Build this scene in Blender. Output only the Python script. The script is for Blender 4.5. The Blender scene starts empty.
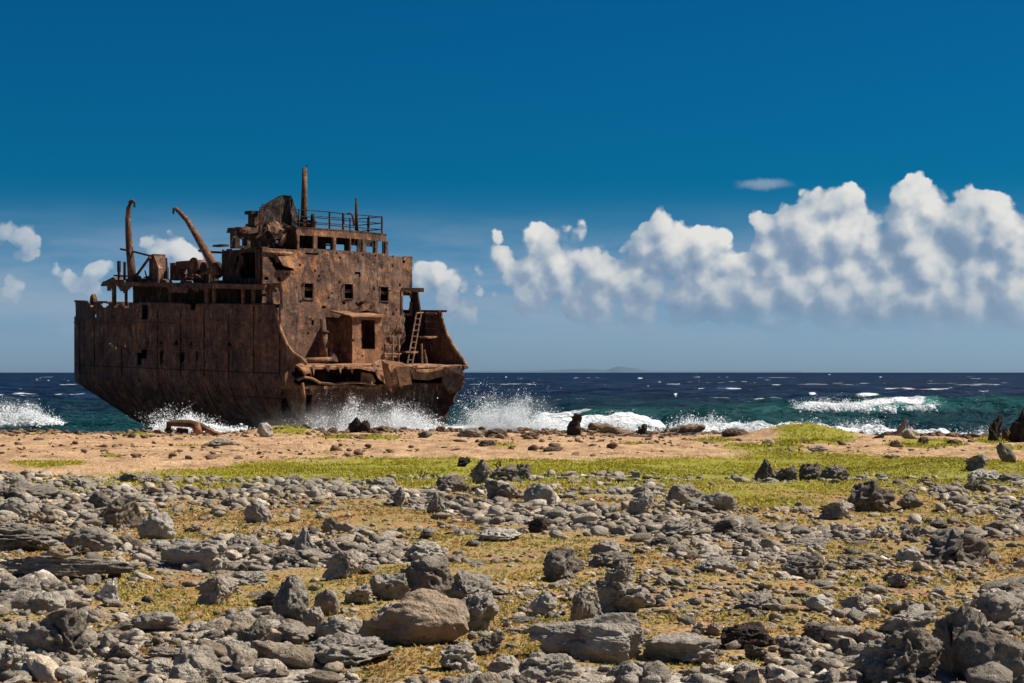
import bpy, bmesh, math, random
import numpy as np
from math import radians, pi, sin, cos

random.seed(7)
rng = np.random.default_rng(7)
scene = bpy.context.scene
COL = scene.collection

# ------------------------------------------------------------------ camera
EYE = 5.0            # camera height above sea level, metres
FPX = 1700.0         # focal length in pixels of the 1024 px wide frame
cam_d = bpy.data.cameras.new('camera')
cam = bpy.data.objects.new('camera', cam_d)
COL.objects.link(cam)
cam.location = (0, 0, EYE)
cam.rotation_euler = (radians(90), 0, 0)
cam_d.sensor_width = 36.0
cam_d.lens = 36.0 * FPX / 1024.0
cam_d.shift_y = 30.5 / 1024.0
cam_d.clip_start = 0.1
cam_d.clip_end = 60000
scene.camera = cam

# ------------------------------------------------------------------ light
SUN_EL, SUN_AZ = 50.0, 78.0        # elevation; azimuth clockwise from the view direction (+Y)
SUN_STR, SKY_STR, EXPOSURE = 5.0, 0.06, 0.55
sd = bpy.data.lights.new('sun', 'SUN')
sd.energy = SUN_STR
sd.angle = radians(0.53)
sd.color = (1.0, 0.93, 0.82)
sun = bpy.data.objects.new('sun', sd)
COL.objects.link(sun)
sun.rotation_euler = (radians(90 - SUN_EL), 0, radians(-SUN_AZ) + pi)
scene.view_settings.view_transform = 'Standard'
scene.view_settings.look = 'None'
scene.view_settings.exposure = EXPOSURE
scene.view_settings.gamma = 1
scene.view_settings.use_curve_mapping = False
scene.render.engine = 'CYCLES'
cy = scene.cycles
cy.use_denoising = True
cy.max_bounces = 5
cy.diffuse_bounces = 2
cy.glossy_bounces = 2
cy.transmission_bounces = 3
cy.transparent_max_bounces = 6
cy.caustics_reflective = False
cy.caustics_refractive = False
cy.use_adaptive_sampling = True
cy.adaptive_threshold = 0.015


# ------------------------------------------------------------------ node helpers
class NT:
    """Tiny wrapper that makes node graphs readable."""
    def __init__(self, tree):
        self.t = tree
        tree.nodes.clear()

    def n(self, kind, **kw):
        nd = self.t.nodes.new(kind)
        for k, v in kw.items():
            setattr(nd, k, v)
        return nd

    def put(self, sock, v):
        if isinstance(v, bpy.types.NodeSocket):
            self.t.links.new(v, sock)
        elif v is not None:
            sock.default_value = v

    def m(self, op, a, b=None, c=None, clamp=False):
        nd = self.n('ShaderNodeMath', operation=op, use_clamp=clamp)
        self.put(nd.inputs[0], a)
        self.put(nd.inputs[1], b)
        self.put(nd.inputs[2], c)
        return nd.outputs[0]

    def v(self, op, a, b=None, scale=None):
        nd = self.n('ShaderNodeVectorMath', operation=op)
        self.put(nd.inputs[0], a)
        if b is not None:
            self.put(nd.inputs[1], b)
        if scale is not None:
            self.put(nd.inputs[3], scale)
        return nd.outputs[1] if op in ('DISTANCE', 'LENGTH', 'DOT_PRODUCT') else nd.outputs[0]

    def mix(self, f, a, b, blend='MIX'):
        nd = self.n('ShaderNodeMix', data_type='RGBA', blend_type=blend)
        self.put(nd.inputs[0], f)
        self.put(nd.inputs[6], a)
        self.put(nd.inputs[7], b)
        return nd.outputs[2]

    def noise(self, vec, scale, detail=4, rough=0.55, dist=0.0, out=0):
        nd = self.n('ShaderNodeTexNoise')
        self.put(nd.inputs['Vector'], vec)
        nd.inputs['Scale'].default_value = scale
        nd.inputs['Detail'].default_value = detail
        nd.inputs['Roughness'].default_value = rough
        nd.inputs['Distortion'].default_value = dist
        return nd.outputs[out]

    def voro(self, vec, scale, feature='F1', detail=0.0, smooth=None, out=0):
        nd = self.n('ShaderNodeTexVoronoi', feature=feature)
        self.put(nd.inputs['Vector'], vec)
        nd.inputs['Scale'].default_value = scale
        nd.inputs['Detail'].default_value = detail
        if smooth is not None:
            nd.inputs['Smoothness'].default_value = smooth
        return nd.outputs[out]

    def rng(self, x, a, b, c=0.0, d=1.0, smooth=True):
        nd = self.n('ShaderNodeMapRange', interpolation_type='SMOOTHSTEP' if smooth else 'LINEAR')
        self.put(nd.inputs[0], x)
        for k, q in zip((1, 2, 3, 4), (a, b, c, d)):
            self.put(nd.inputs[k], q)
        return nd.outputs[0]

    def ramp(self, x, stops):
        nd = self.n('ShaderNodeValToRGB')
        self.put(nd.inputs[0], x)
        e = nd.color_ramp.elements
        while len(e) < len(stops):
            e.new(0.5)
        for k, (p, c) in enumerate(stops):
            e[k].position = p
            e[k].color = (*c, 1)
        return nd.outputs[0]

    def mapping(self, vec, scale=(1, 1, 1), loc=(0, 0, 0)):
        nd = self.n('ShaderNodeMapping')
        self.put(nd.inputs[0], vec)
        nd.inputs['Location'].default_value = loc
        nd.inputs['Scale'].default_value = scale
        return nd.outputs[0]

    def bump(self, h, strength, dist, normal=None):
        nd = self.n('ShaderNodeBump')
        nd.inputs['Strength'].default_value = strength
        nd.inputs['Distance'].default_value = dist
        self.put(nd.inputs['Height'], h)
        if normal is not None:
            self.put(nd.inputs['Normal'], normal)
        return nd.outputs[0]


# ------------------------------------------------------------------ sky: clear-day sky with a bank of cumulus
world = bpy.data.worlds.new('World')
scene.world = world
world.use_nodes = True
world.cycles.sampling_method = 'MANUAL'
world.cycles.sample_map_resolution = 256
W = NT(world.node_tree)
wout = W.n('ShaderNodeOutputWorld')
sky = W.n('ShaderNodeTexSky', sky_type='NISHITA')
sky.sun_disc = False
sky.sun_elevation = radians(SUN_EL)
sky.sun_rotation = radians(SUN_AZ)
sky.altitude = 0
sky.air_density = 1.0
sky.dust_density = 0.5
sky.ozone_density = 3.0
tc = W.n('ShaderNodeTexCoord')
sep = W.n('ShaderNodeSeparateXYZ')
W.put(sep.inputs[0], W.v('NORMALIZE', tc.outputs['Generated']))
az = W.m('ARCTAN2', sep.outputs[0], sep.outputs[1])
el = W.m('ARCSINE', sep.outputs[2])
# deep tropical blue in the lower sky, paler towards the sea horizon
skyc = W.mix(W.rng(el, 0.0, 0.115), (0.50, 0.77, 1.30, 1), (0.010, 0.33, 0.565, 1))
skyc = W.mix(W.rng(el, 0.30, 1.2), skyc, (0.42, 0.58, 0.74, 1))  # unseen upper sky tinted lighter and warmer, added to fill the shadows
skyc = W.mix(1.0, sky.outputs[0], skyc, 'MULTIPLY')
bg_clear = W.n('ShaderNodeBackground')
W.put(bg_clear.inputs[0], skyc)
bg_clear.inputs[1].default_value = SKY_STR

comb = W.n('ShaderNodeCombineXYZ')
W.put(comb.inputs[0], W.m('MULTIPLY', az, 17.0))
W.put(comb.inputs[1], W.m('MULTIPLY', el, 17.0))
p0 = comb.outputs[0]          # sky coordinates: one unit = 1/17 rad

# cumulus heads: (x, y, r) in frame pixels, turned into sky directions
HEADS = [
    (812,216,18),(829,207,18),(847,204,15),(812,239,32),(841,233,29),(783,219,13),(765,224,14),(768,247,18),(873,222,13),(870,244,20),
    (909,201,17),(926,210,19),(911,224,25),(917,247,25),(973,204,16),(991,216,20),(973,233,27),(999,239,26),(1020,230,15),(1020,257,26),
    (753,268,19),(783,265,20),(818,274,22),(850,270,24),(929,271,30),(973,277,26),(888,290,22),(730,247,8),(730,262,13),
    (664,228,15),(679,228,11),(644,246,17),(626,246,7),(673,252,24),(705,254,20),(723,243,10),(731,236,6),(723,265,16),(749,268,11),
    (535,234,11),(547,246,14),(559,260,14),(582,221,7),(582,237,10),(568,229,5),(588,260,18),(612,272,13),(562,284,13),(591,288,15),
    (650,285,20),(673,292,12),(723,302,24),(499,243,9),(500,254,13),(509,263,8),(522,290,6),(494,295,9),(480,293,7),(477,270,8),
    (425,275,12),(440,275,14),(452,285,9),(420,285,12),(462,293,6),
    (150,243,8),(160,251,12),(175,246,11),(188,256,11),(20,235,13),(6,232,12),(36,239,6),(25,250,7),
    (58,270,6),(70,279,10),(95,276,9),(85,286,12),(20,288,9),(12,298,12),
    (545,298,12),(575,303,16),(605,300,17),(640,304,20),(690,298,24),(690,275,16),(760,296,26),(795,292,26),(840,298,28),(880,304,26),(890,265,20),(925,300,30),(950,262,18),(970,304,30),(1015,296,34),(700,316,14),(780,318,16),(850,320,16),(940,322,16),(1005,322,16),(520,308,10),(470,312,12),(600,318,12),(445,297,12),(560,270,17),(530,264,10),(575,252,14),(535,248,12),(598,274,17),(625,284,17),(640,270,15),(545,284,15),(515,280,11),(530,296,14),(655,268,14),(582,232,9),(740,282,18),(700,282,18),(768,272,18),(900,284,22),(945,285,24),(990,272,24),(860,286,22),
    # the bank goes on outside the frame
    (1065,235,34),(1110,225,30),(1160,250,34),(1230,262,28),(1330,250,36),(1390,268,30),(-60,262,26),(-120,250,30),(-190,270,26),
]
SMAX = 0.045
HEADS = [(math.atan2(x - 512, FPX) * 17, math.atan2(372 - y, math.hypot(FPX, x - 512)) * 17, r * 0.0132) for x, y, r in HEADS]
far_az = W.rng(W.m('ABSOLUTE', az), 0.50, 0.62)
el17 = W.m('MULTIPLY', el, 17.0)
az17 = W.m('MULTIPLY', az, 17.0)
skyv = W.v('SCALE', skyc, scale=SKY_STR)
# thin grey layer under the bank
lay = W.noise(W.mapping(p0, (0.5, 2.6, 1)), 1.0, 4, 0.55)
lay = W.m('MULTIPLY', W.rng(lay, 0.30, 0.70), W.m('MULTIPLY', W.rng(el17, 0.15, 0.50), W.rng(el17, 1.75, 0.85)))
lay = W.m('MULTIPLY', lay, 0.85)
# one wisp above the bank
wv = W.v('DISTANCE', W.v('MULTIPLY', W.v('ADD', p0, W.v('SCALE', W.noise(p0, 4, 3, 0.6, out=1), scale=0.16)), (1, 4.2, 0)),
         ((765 - 512) * 0.01 + 0.06, (372 - 186) * 0.01 * 4.2 + 0.28, 0))
wisp = W.m('MULTIPLY', W.rng(wv, 0.34, 0.05), 0.42)


def cloud_field(p, heads):
    """Height of the cumulus field at a point of the sky (positive inside the cloud)."""
    w1 = W.v('SUBTRACT', W.noise(p, 1.7, 2, 0.5, out=1), (0.5, 0.5, 0.5))
    w2 = W.v('SUBTRACT', W.noise(p, 6.5, 3, 0.6, out=1), (0.5, 0.5, 0.5))
    q = W.v('ADD', p, W.v('ADD', W.v('SCALE', w1, scale=0.12), W.v('SCALE', w2, scale=0.085)))
    q = W.v('MULTIPLY', q, (1, 1, 0))
    f = None
    for (a, e, r) in heads:
        g = W.m('SUBTRACT', r, W.v('DISTANCE', q, (a, e, 0)))
        f = g if f is None else W.m('SMOOTH_MAX', f, g, SMAX)
    gen = W.m('MULTIPLY', W.m('SUBTRACT', W.noise(p, 0.55, 2, 0.5), 0.56), 2.2)
    f = W.m('MAXIMUM', f, W.m('SUBTRACT', W.m('MULTIPLY', gen, far_az), W.m('SUBTRACT', 1.0, far_az)))
    b1 = W.voro(q, 2.3, 'SMOOTH_F1', 0, 0.25)
    b2 = W.voro(q, 5.6, 'SMOOTH_F1', 0, 0.25)
    b3 = W.voro(q, 12.5, 'SMOOTH_F1', 0, 0.25)
    b4 = W.noise(q, 22.0, 3, 0.6)
    bil = W.m('MULTIPLY', W.m('SUBTRACT', 0.46, b1), 0.17)
    bil = W.m('ADD', bil, W.m('MULTIPLY', W.m('SUBTRACT', 0.44, b2), 0.105))
    bil = W.m('ADD', bil, W.m('MULTIPLY', W.m('SUBTRACT', 0.44, b3), 0.050))
    bil = W.m('ADD', bil, W.m('MULTIPLY', W.m('SUBTRACT', b4, 0.5), 0.035))
    return W.m('ADD', f, bil)


def cloud_sector(lo, hi):
    """The sky between two azimuths; only the cloud heads that reach into it are worked out there."""
    heads = [h for h in HEADS if lo - 0.6 - h[2] < h[0] < hi + 0.6 + h[2]]
    f0 = cloud_field(p0, heads)
    f1 = cloud_field(W.v('ADD', p0, (0.10, 0.13, 0)), heads)     # one step towards the sun
    soft = W.rng(W.noise(p0, 2.3, 2, 0.5), 0.40, 0.72, 0.018, 0.11)
    alpha = W.rng(f0, -0.015, soft)
    lit = W.rng(W.m('SUBTRACT', f0, f1), -0.25, 0.22)
    patch = W.rng(W.noise(p0, 1.05, 4, 0.6), 0.3, 0.72, -0.30, 0.22, smooth=False)
    lit = W.m('ADD', lit, patch, clamp=True)
    lit = W.m('MULTIPLY', lit, W.rng(el17, 0.30, 1.2, 0.42, 1.0))
    ccol = W.ramp(lit, [(0.0, (0.13, 0.195, 0.285)), (0.3, (0.185, 0.245, 0.325)), (0.55, (0.29, 0.335, 0.38)), (0.8, (0.42, 0.435, 0.445)), (1.0, (0.53, 0.525, 0.505))])
    alpha = W.m('MULTIPLY', alpha, W.m('MULTIPLY', W.rng(W.m('ADD', el17, W.m('MULTIPLY', W.noise(W.mapping(p0, (1, 2.5, 1)), 1.6, 4, 0.6), 0.30)), 0.44, 0.84), W.rng(az17, -4.9, -2.2, 0.55, 0.97)))
    cl = W.mix(lay, skyv, (0.185, 0.255, 0.335, 1))
    cl = W.mix(wisp, cl, (0.32, 0.36, 0.42, 1))
    cl = W.mix(alpha, cl, ccol)
    bg = W.n('ShaderNodeBackground')
    W.put(bg.inputs[0], cl)
    return bg.outputs[0]


def choose(fac, a, b):
    nd = W.n('ShaderNodeMixShader')
    W.put(nd.inputs[0], fac)
    W.put(nd.inputs[1], a)
    W.put(nd.inputs[2], b)
    return nd.outputs[0]


CUTS = [-1.9, 0.4, 1.9, 3.1, 4.1]
secs = [cloud_sector(a, b) for a, b in zip([-60] + CUTS, CUTS + [60])]
low = secs[0]
for c, s_ in zip(CUTS, secs[1:]):
    low = choose(W.m('GREATER_THAN', az17, c), low, s_)
band = W.m('MULTIPLY', W.m('GREATER_THAN', el, 0.0), W.m('LESS_THAN', el, 0.127))
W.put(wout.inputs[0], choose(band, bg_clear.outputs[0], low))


# ------------------------------------------------------------------ numpy noise
def _hash(ix, iy, iz, seed):
    h = (ix.astype(np.int64) * 374761393 + iy.astype(np.int64) * 668265263 + iz.astype(np.int64) * 2147483647 + seed * 974711) & 0xFFFFFFFF
    h = ((h ^ (h >> 13)) * 1274126177) & 0xFFFFFFFF
    h = (h ^ (h >> 16)) & 0xFFFFFFFF
    return h.astype(np.float64) / 4294967295.0 * 2 - 1


def vnoise(p, seed=0):
    p = np.asarray(p, dtype=np.float64)
    i = np.floor(p)
    f = p - i
    f = f * f * f * (f * (f * 6 - 15) + 10)
    ix, iy, iz = (i[..., k] for k in range(3))
    fx, fy, fz = (f[..., k] for k in range(3))
    r = 0
    for dx in (0, 1):
        for dy in (0, 1):
            for dz in (0, 1):
                w = (fx if dx else 1 - fx) * (fy if dy else 1 - fy) * (fz if dz else 1 - fz)
                r = r + w * _hash(ix + dx, iy + dy, iz + dz, seed)
    return r


def fbm(p, octaves=4, seed=0, gain=0.5):
    p = np.asarray(p, dtype=np.float64)
    a, s, r = 1.0, 1.0, 0
    for k in range(octaves):
        r = r + a * vnoise(p * s + 17.3 * k, seed + k)
        a *= gain
        s *= 2.03
    return r


def n2(x, y, scale, octaves=3, seed=0):
    return fbm(np.stack([x * scale, y * scale, np.zeros_like(x)], -1), octaves, seed)


def sstep(a, b, x):
    t = np.clip((x - a) / (b - a), 0, 1)
    return t * t * (3 - 2 * t)


# ------------------------------------------------------------------ object helpers
def tag(o, label=None, cat=None, group=None, kind=None):
    if label: o['label'] = label
    if cat: o['category'] = cat
    if group: o['group'] = group
    if kind: o['kind'] = kind
    return o


def mesh_from(name, verts, faces, smooth=False):
    me = bpy.data.meshes.new(name)
    me.from_pydata([tuple(map(float, v)) for v in verts], [], [tuple(map(int, f)) for f in faces])
    me.update()
    if smooth:
        me.polygons.foreach_set('use_smooth', [True] * len(me.polygons))
    return me


def mesh_np(name, verts, tris, smooth=False):
    """Fast path for large triangle (n,3) or quad (n,4) meshes."""
    verts = np.asarray(verts, dtype=np.float32)
    tris = np.asarray(tris, dtype=np.int32)
    k = tris.shape[1]
    me = bpy.data.meshes.new(name)
    me.vertices.add(len(verts))
    me.vertices.foreach_set('co', verts.ravel())
    me.loops.add(tris.size)
    me.loops.foreach_set('vertex_index', tris.ravel())
    me.polygons.add(len(tris))
    me.polygons.foreach_set('loop_start', np.arange(0, tris.size, k, dtype=np.int32))
    me.polygons.foreach_set('use_smooth', np.full(len(tris), smooth, dtype=bool))
    me.update(calc_edges=True)
    return me


def vattr(me, name, data):
    data = np.asarray(data, dtype=np.float32)
    if data.ndim == 1:
        a = me.attributes.new(name, 'FLOAT', 'POINT')
        a.data.foreach_set('value', data)
    else:
        if data.shape[1] == 3:
            data = np.concatenate([data, np.ones((len(data), 1), np.float32)], 1)
        a = me.attributes.new(name, 'FLOAT_COLOR', 'POINT')
        a.data.foreach_set('color', data.ravel())


def link(name, me, mat=None, parent=None, loc=None):
    o = bpy.data.objects.new(name, me)
    COL.objects.link(o)
    if mat is not None and me is not None and not me.materials:
        me.materials.append(mat)
    if parent is not None:
        o.parent = parent
    if loc is not None:
        o.location = loc
    return o


def part(name, verts, faces, mat, parent, smooth=False):
    return link(name, mesh_from(name, verts, faces, smooth), mat, parent)


class MB:
    """Collects solids that make up one part."""
    def __init__(self):
        self.v, self.f = [], []

    def add(self, vs, fs):
        b = len(self.v)
        self.v += [tuple(map(float, q)) for q in vs]
        self.f += [tuple(b + i for i in f) for f in fs]
        return self

    def box(self, x0, x1, y0, y1, z0, z1):
        return self.add([(x0,y0,z0),(x1,y0,z0),(x1,y1,z0),(x0,y1,z0),(x0,y0,z1),(x1,y0,z1),(x1,y1,z1),(x0,y1,z1)],
                        [(0,3,2,1),(4,5,6,7),(0,1,5,4),(1,2,6,5),(2,3,7,6),(3,0,4,7)])

    def prism(self, poly, off):
        """Polygon of 3-D points pushed along off."""
        n = len(poly)
        vs = [tuple(p) for p in poly] + [tuple(np.add(p, off)) for p in poly]
        fs = [tuple(range(n - 1, -1, -1)), tuple(range(n, 2 * n))]
        fs += [(i, (i + 1) % n, n + (i + 1) % n, n + i) for i in range(n)]
        return self.add(vs, fs)

    def tube(self, pts, rad, sides=8, cap=True):
        pts = [np.array(p, float) for p in pts]
        if not hasattr(rad, '__len__'):
            rad = [rad] * len(pts)
        vs, fs = [], []
        for i, p in enumerate(pts):
            t = pts[min(i + 1, len(pts) - 1)] - pts[max(i - 1, 0)]
            t = t / (np.linalg.norm(t) + 1e-9)
            a = np.cross(t, (0.13, 0.31, 1.0) if abs(t[2]) < 0.9 else (1.0, 0.2, 0.0))
            a /= np.linalg.norm(a)
            b = np.cross(t, a)
            for k in range(sides):
                an = 2 * pi * (k + 0.5) / sides
                vs.append(p + rad[i] * (a * cos(an) + b * sin(an)))
        for i in range(len(pts) - 1):
            for k in range(sides):
                fs.append((i*sides+k, i*sides+(k+1) % sides, (i+1)*sides+(k+1) % sides, (i+1)*sides+k))
        if cap:
            fs.append(tuple(range(sides - 1, -1, -1)))
            fs.append(tuple((len(pts)-1)*sides + k for k in range(sides)))
        return self.add(vs, fs)

    def build(self, name, mat, parent=None, smooth=False):
        return part(name, self.v, self.f, mat, parent, smooth)


def in_poly(px, py, poly):
    """Vectorised point-in-polygon."""
    inside = np.zeros(np.shape(px), bool)
    n = len(poly)
    for i in range(n):
        x0, y0 = poly[i]
        x1, y1 = poly[(i + 1) % n]
        c = (y0 > py) != (y1 > py)
        xi = (x1 - x0) * (py - y0) / (y1 - y0 + 1e-12) + x0
        inside ^= c & (px < xi)
    return inside


def sheet(name, P, keep, off, mat, parent, smooth=False):
    """Plate of thickness |off| from a grid of points P (n,m,3); keep (n-1,m-1) says which cells are still there."""
    n, m = P.shape[:2]
    idx = -np.ones((2, n, m), int)
    vs, fs = [], []
    off = np.asarray(off, float)
    Q = P + off if off.ndim == 1 else P + off

    def vid(l, i, j):
        if idx[l, i, j] < 0:
            idx[l, i, j] = len(vs)
            vs.append(P[i, j] if l == 0 else Q[i, j])
        return idx[l, i, j]
    for i in range(n - 1):
        for j in range(m - 1):
            if not keep[i, j]:
                continue
            a, b, c, d = (i, j), (i + 1, j), (i + 1, j + 1), (i, j + 1)
            fs.append((vid(0, *a), vid(0, *b), vid(0, *c), vid(0, *d)))
            fs.append((vid(1, *d), vid(1, *c), vid(1, *b), vid(1, *a)))
            for (p, q, ni, nj) in ((a, b, i, j-1), (b, c, i+1, j), (c, d, i, j+1), (d, a, i-1, j)):
                if not (0 <= ni < n-1 and 0 <= nj < m-1) or not keep[ni, nj]:
                    fs.append((vid(0, *q), vid(0, *p), vid(1, *p), vid(1, *q)))
    return part(name, vs, fs, mat, parent, smooth)


# ------------------------------------------------------------------ materials
def new_mat(name):
    m = bpy.data.materials.new(name)
    m.use_nodes = True
    t = NT(m.node_tree)
    out = t.n('ShaderNodeOutputMaterial')
    b = t.n('ShaderNodeBsdfPrincipled')
    t.put(out.inputs[0], b.outputs[0])
    return m, t, b


def rust_mat(name, dark, mid, bright, pale=0.25, pale_col=(0.42, 0.36, 0.30), streak=1.0, bumpd=0.04):
    m, t, b = new_mat(name)
    co = t.n('ShaderNodeTexCoord').outputs['Object']
    n1 = t.noise(co, 0.55, 5, 0.62)
    n2_ = t.noise(co, 2.6, 7, 0.78)
    st = t.noise(t.mapping(co, (2.6, 2.6, 0.5)), 1.0, 6, 0.72)
    base = t.m('ADD', t.m('MULTIPLY', n1, 0.33), t.m('ADD', t.m('MULTIPLY', n2_, 0.47), t.m('MULTIPLY', st, 0.30 * streak)))
    col = t.ramp(base, [(0.45, dark), (0.525, mid), (0.575, mid), (0.65, bright)])
    # run-off streaks, darker and lighter
    run = t.rng(t.noise(t.mapping(co, (1.7, 1.7, 0.10), (5, 2, 1)), 1.0, 4, 0.7), 0.36, 0.64, 0.72, 1.24, smooth=False)
    rv = t.n('ShaderNodeVectorMath', operation='SCALE')
    t.put(rv.inputs[0], col)
    t.put(rv.inputs[3], run)
    col = rv.outputs[0]
    # pale flaking scale and salt streaks
    fl = t.m('MULTIPLY', t.rng(t.noise(t.mapping(co, (3.8, 3.8, 1.1), (3, 1, 7)), 1.0, 6, 0.75), 0.52, 0.64), t.rng(t.noise(co, 0.30, 3, 0.6), 0.40, 0.56))
    col = t.mix(t.m('MULTIPLY', fl, pale), col, (*pale_col, 1))
    # rust-through blotches
    bl = t.rng(t.noise(co, 0.85, 6, 0.75), 0.55, 0.64)
    col = t.mix(t.m('MULTIPLY', bl, 0.62), col, (*bright, 1))
    # sooty dark areas
    so = t.rng(t.noise(t.mapping(co, (.55, .55, .40), (9, 4, 2)), 1.0, 5, 0.7), 0.53, 0.66)
    col = t.mix(t.m('MULTIPLY', so, 0.55), col, (*dark, 1))
    # dark pitting
    pit = t.rng(t.noise(co, 6.0, 3, 0.7), 0.40, 0.30)
    col = t.mix(t.m('MULTIPLY', pit, 0.75), col, (dark[0] * 0.5, dark[1] * 0.5, dark[2] * 0.5, 1))
    t.put(b.inputs['Base Color'], col)
    b.inputs['Roughness'].default_value = 0.88
    b.inputs['Specular IOR Level'].default_value = 0.2
    h = t.m('ADD', t.m('MULTIPLY', n2_, 1.0), t.m('ADD', t.m('MULTIPLY', t.noise(co, 12, 4, 0.7), 0.6), t.m('MULTIPLY', st, 0.15)))
    t.put(b.inputs['Normal'], t.bump(h, 1.0, bumpd * 2.5))
    return m


M = {}
M['hull'] = rust_mat('rust_hull', (0.024, 0.015, 0.012), (0.125, 0.069, 0.048), (0.34, 0.15, 0.07), 0.8, (0.27, 0.21, 0.17))
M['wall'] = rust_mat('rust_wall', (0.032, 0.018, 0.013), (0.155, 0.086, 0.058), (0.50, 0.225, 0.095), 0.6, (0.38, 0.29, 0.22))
M['iron'] = rust_mat('rust_iron', (0.026, 0.015, 0.011), (0.125, 0.066, 0.042), (0.32, 0.15, 0.07), 0.5)
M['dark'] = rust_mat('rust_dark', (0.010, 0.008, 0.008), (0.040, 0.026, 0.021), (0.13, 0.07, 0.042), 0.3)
M['plate'] = rust_mat('rust_plate', (0.07, 0.034, 0.019), (0.27, 0.130, 0.066), (0.50, 0.26, 0.125), 0.55, (0.50, 0.42, 0.33))


def rock_mat(name, lo, hi, lichen=0.3, use_tone=False, rs=1.0):
    m, t, b = new_mat(name)
    tcn = t.n('ShaderNodeTexCoord')
    geo = t.n('ShaderNodeNewGeometry')
    co = geo.outputs['Position']
    big = t.noise(co, 2.2 * rs, 4, 0.6)
    fine = t.noise(co, 14 * rs, 5, 0.7)
    x = t.m('ADD', t.m('MULTIPLY', big, 0.55), t.m('MULTIPLY', fine, 0.45))
    col = t.ramp(x, [(0.34, lo), (0.62, hi)])
    if use_tone:
        at = t.n('ShaderNodeAttribute', attribute_name='tone')
        col = t.mix(1.0, col, at.outputs['Color'], 'MULTIPLY')
    else:
        oi = t.n('ShaderNodeObjectInfo')
        hsv = t.n('ShaderNodeHueSaturation')
        t.put(hsv.inputs['Value'], t.rng(oi.outputs['Random'], 0, 1, 0.78, 1.22, smooth=False))
        t.put(hsv.inputs['Color'], col)
        col = hsv.outputs[0]
    li = t.rng(t.noise(co, 5 * rs, 4, 0.65), 0.56, 0.66)
    col = t.mix(t.m('MULTIPLY', li, lichen), col, (0.36, 0.32, 0.26, 1))
    pv = t.voro(co, 26 * rs, 'F1', 1.5)
    pits = t.rng(pv, 0.34, 0.08)
    col = t.mix(t.m('MULTIPLY', pits, 0.55), col, (lo[0]*0.4, lo[1]*0.4, lo[2]*0.4, 1))
    t.put(b.inputs['Base Color'], col)
    b.inputs['Roughness'].default_value = 0.92
    b.inputs['Specular IOR Level'].default_value = 0.15
    h = t.m('SUBTRACT', t.m('ADD', t.m('MULTIPLY', fine, 1.2), t.m('MULTIPLY', t.noise(co, 45 * rs, 3, 0.7), 0.45)), t.m('MULTIPLY', pits, 0.5))
    t.put(b.inputs['Normal'], t.bump(h, 1.0, 0.05 / rs))
    return m


M['rock'] = rock_mat('coral_rock_grey', (0.16, 0.134, 0.107), (0.45, 0.395, 0.325))
M['rock_dark'] = rock_mat('coral_rock_dark', (0.075, 0.061, 0.048), (0.31, 0.264, 0.212), 0.15)
M['rock_light'] = rock_mat('coral_rock_pale', (0.25, 0.222, 0.185), (0.50, 0.46, 0.39), 0.3)
M['rock_tan'] = rock_mat('coral_rock_tan', (0.25, 0.175, 0.115), (0.50, 0.38, 0.265), 0.3)
M['rock_brown'] = rock_mat('shore_rock_brown', (0.07, 0.048, 0.034), (0.21, 0.145, 0.10), 0.2, rs=0.5)
M['rock_black'] = rock_mat('shore_rock_black', (0.020, 0.015, 0.012), (0.085, 0.062, 0.050), 0.05, rs=0.5)
M['rock_white'] = rock_mat('coral_rock_white', (0.60, 0.55, 0.48), (0.84, 0.79, 0.71), 0.1)
M['rubble'] = rock_mat('coral_rubble', (0.165, 0.138, 0.109), (0.45, 0.39, 0.315), 0.2, use_tone=True)


def wood_mat():
    m, t, b = new_mat('driftwood')
    co = t.n('ShaderNodeTexCoord').outputs['Object']
    g = t.noise(t.mapping(co, (0.6, 6, 6)), 2.0, 5, 0.65)
    t.put(b.inputs['Base Color'], t.ramp(g, [(0.35, (0.07, 0.045, 0.028)), (0.65, (0.33, 0.235, 0.155))]))
    b.inputs['Roughness'].default_value = 0.9
    t.put(b.inputs['Normal'], t.bump(g, 1.0, 0.08))
    return m


M['wood'] = wood_mat()


# ------------------------------------------------------------------ ground
def z_flat(d):
    return 3.2 - 0.0195 * (d - 10)


def shore_d(X):
    return np.interp(X, [-200, -12, 0, 10, 25, 60, 200], [97, 97.5, 97, 94, 83, 78, 76]) + 1.3 * n2(X, X * 0, 0.25, 3, 91)


MOUNDS = [(-12.6, 93, 2.2, 1.8, .62), (13.6, 80, 2.4, 2.0, .68), (15.5, 70, 2.6, 1.8, .20), (-27, 94, 2.5, 1.6, .18),
          (23.5, 79, 1.6, 1.2, .15), (-20.5, 94, 1.6, 1.2, .12), (10.5, 88, 2.2, 1.0, .15), (-7, 95, 3, .8, .12), (3.0, 95, 4.5, .9, .12)]


def gz(X, d):
    X = np.asarray(X, float); d = np.asarray(d, float)
    z = z_flat(d)
    z = z + 0.10 * n2(X, d, 0.16, 2, 50) * sstep(8, 20, d) + 0.05 * n2(X, d, 0.55, 3, 51) + 0.022 * n2(X, d, 2.1, 3, 52) + .045 * n2(X, d, 1.3, 3, 54) * sstep(42, 50, d)
    for (mx, md, rx, rd, h) in MOUNDS:
        z = z + h * np.exp(-((X - mx) / rx) ** 2 - ((d - md) / rd) ** 2)
    e = d - shore_d(X)
    z = z + 0.10 * n2(X, d, 1.1, 3, 53) * sstep(-6, 0, e)
    return z - 4.5 * sstep(0, 5.5, e)


def to_px(X, d):
    return 512 + FPX * X / np.maximum(d, .5), 372 + FPX * (EYE - z_flat(d)) / np.maximum(d, .5)


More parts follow.
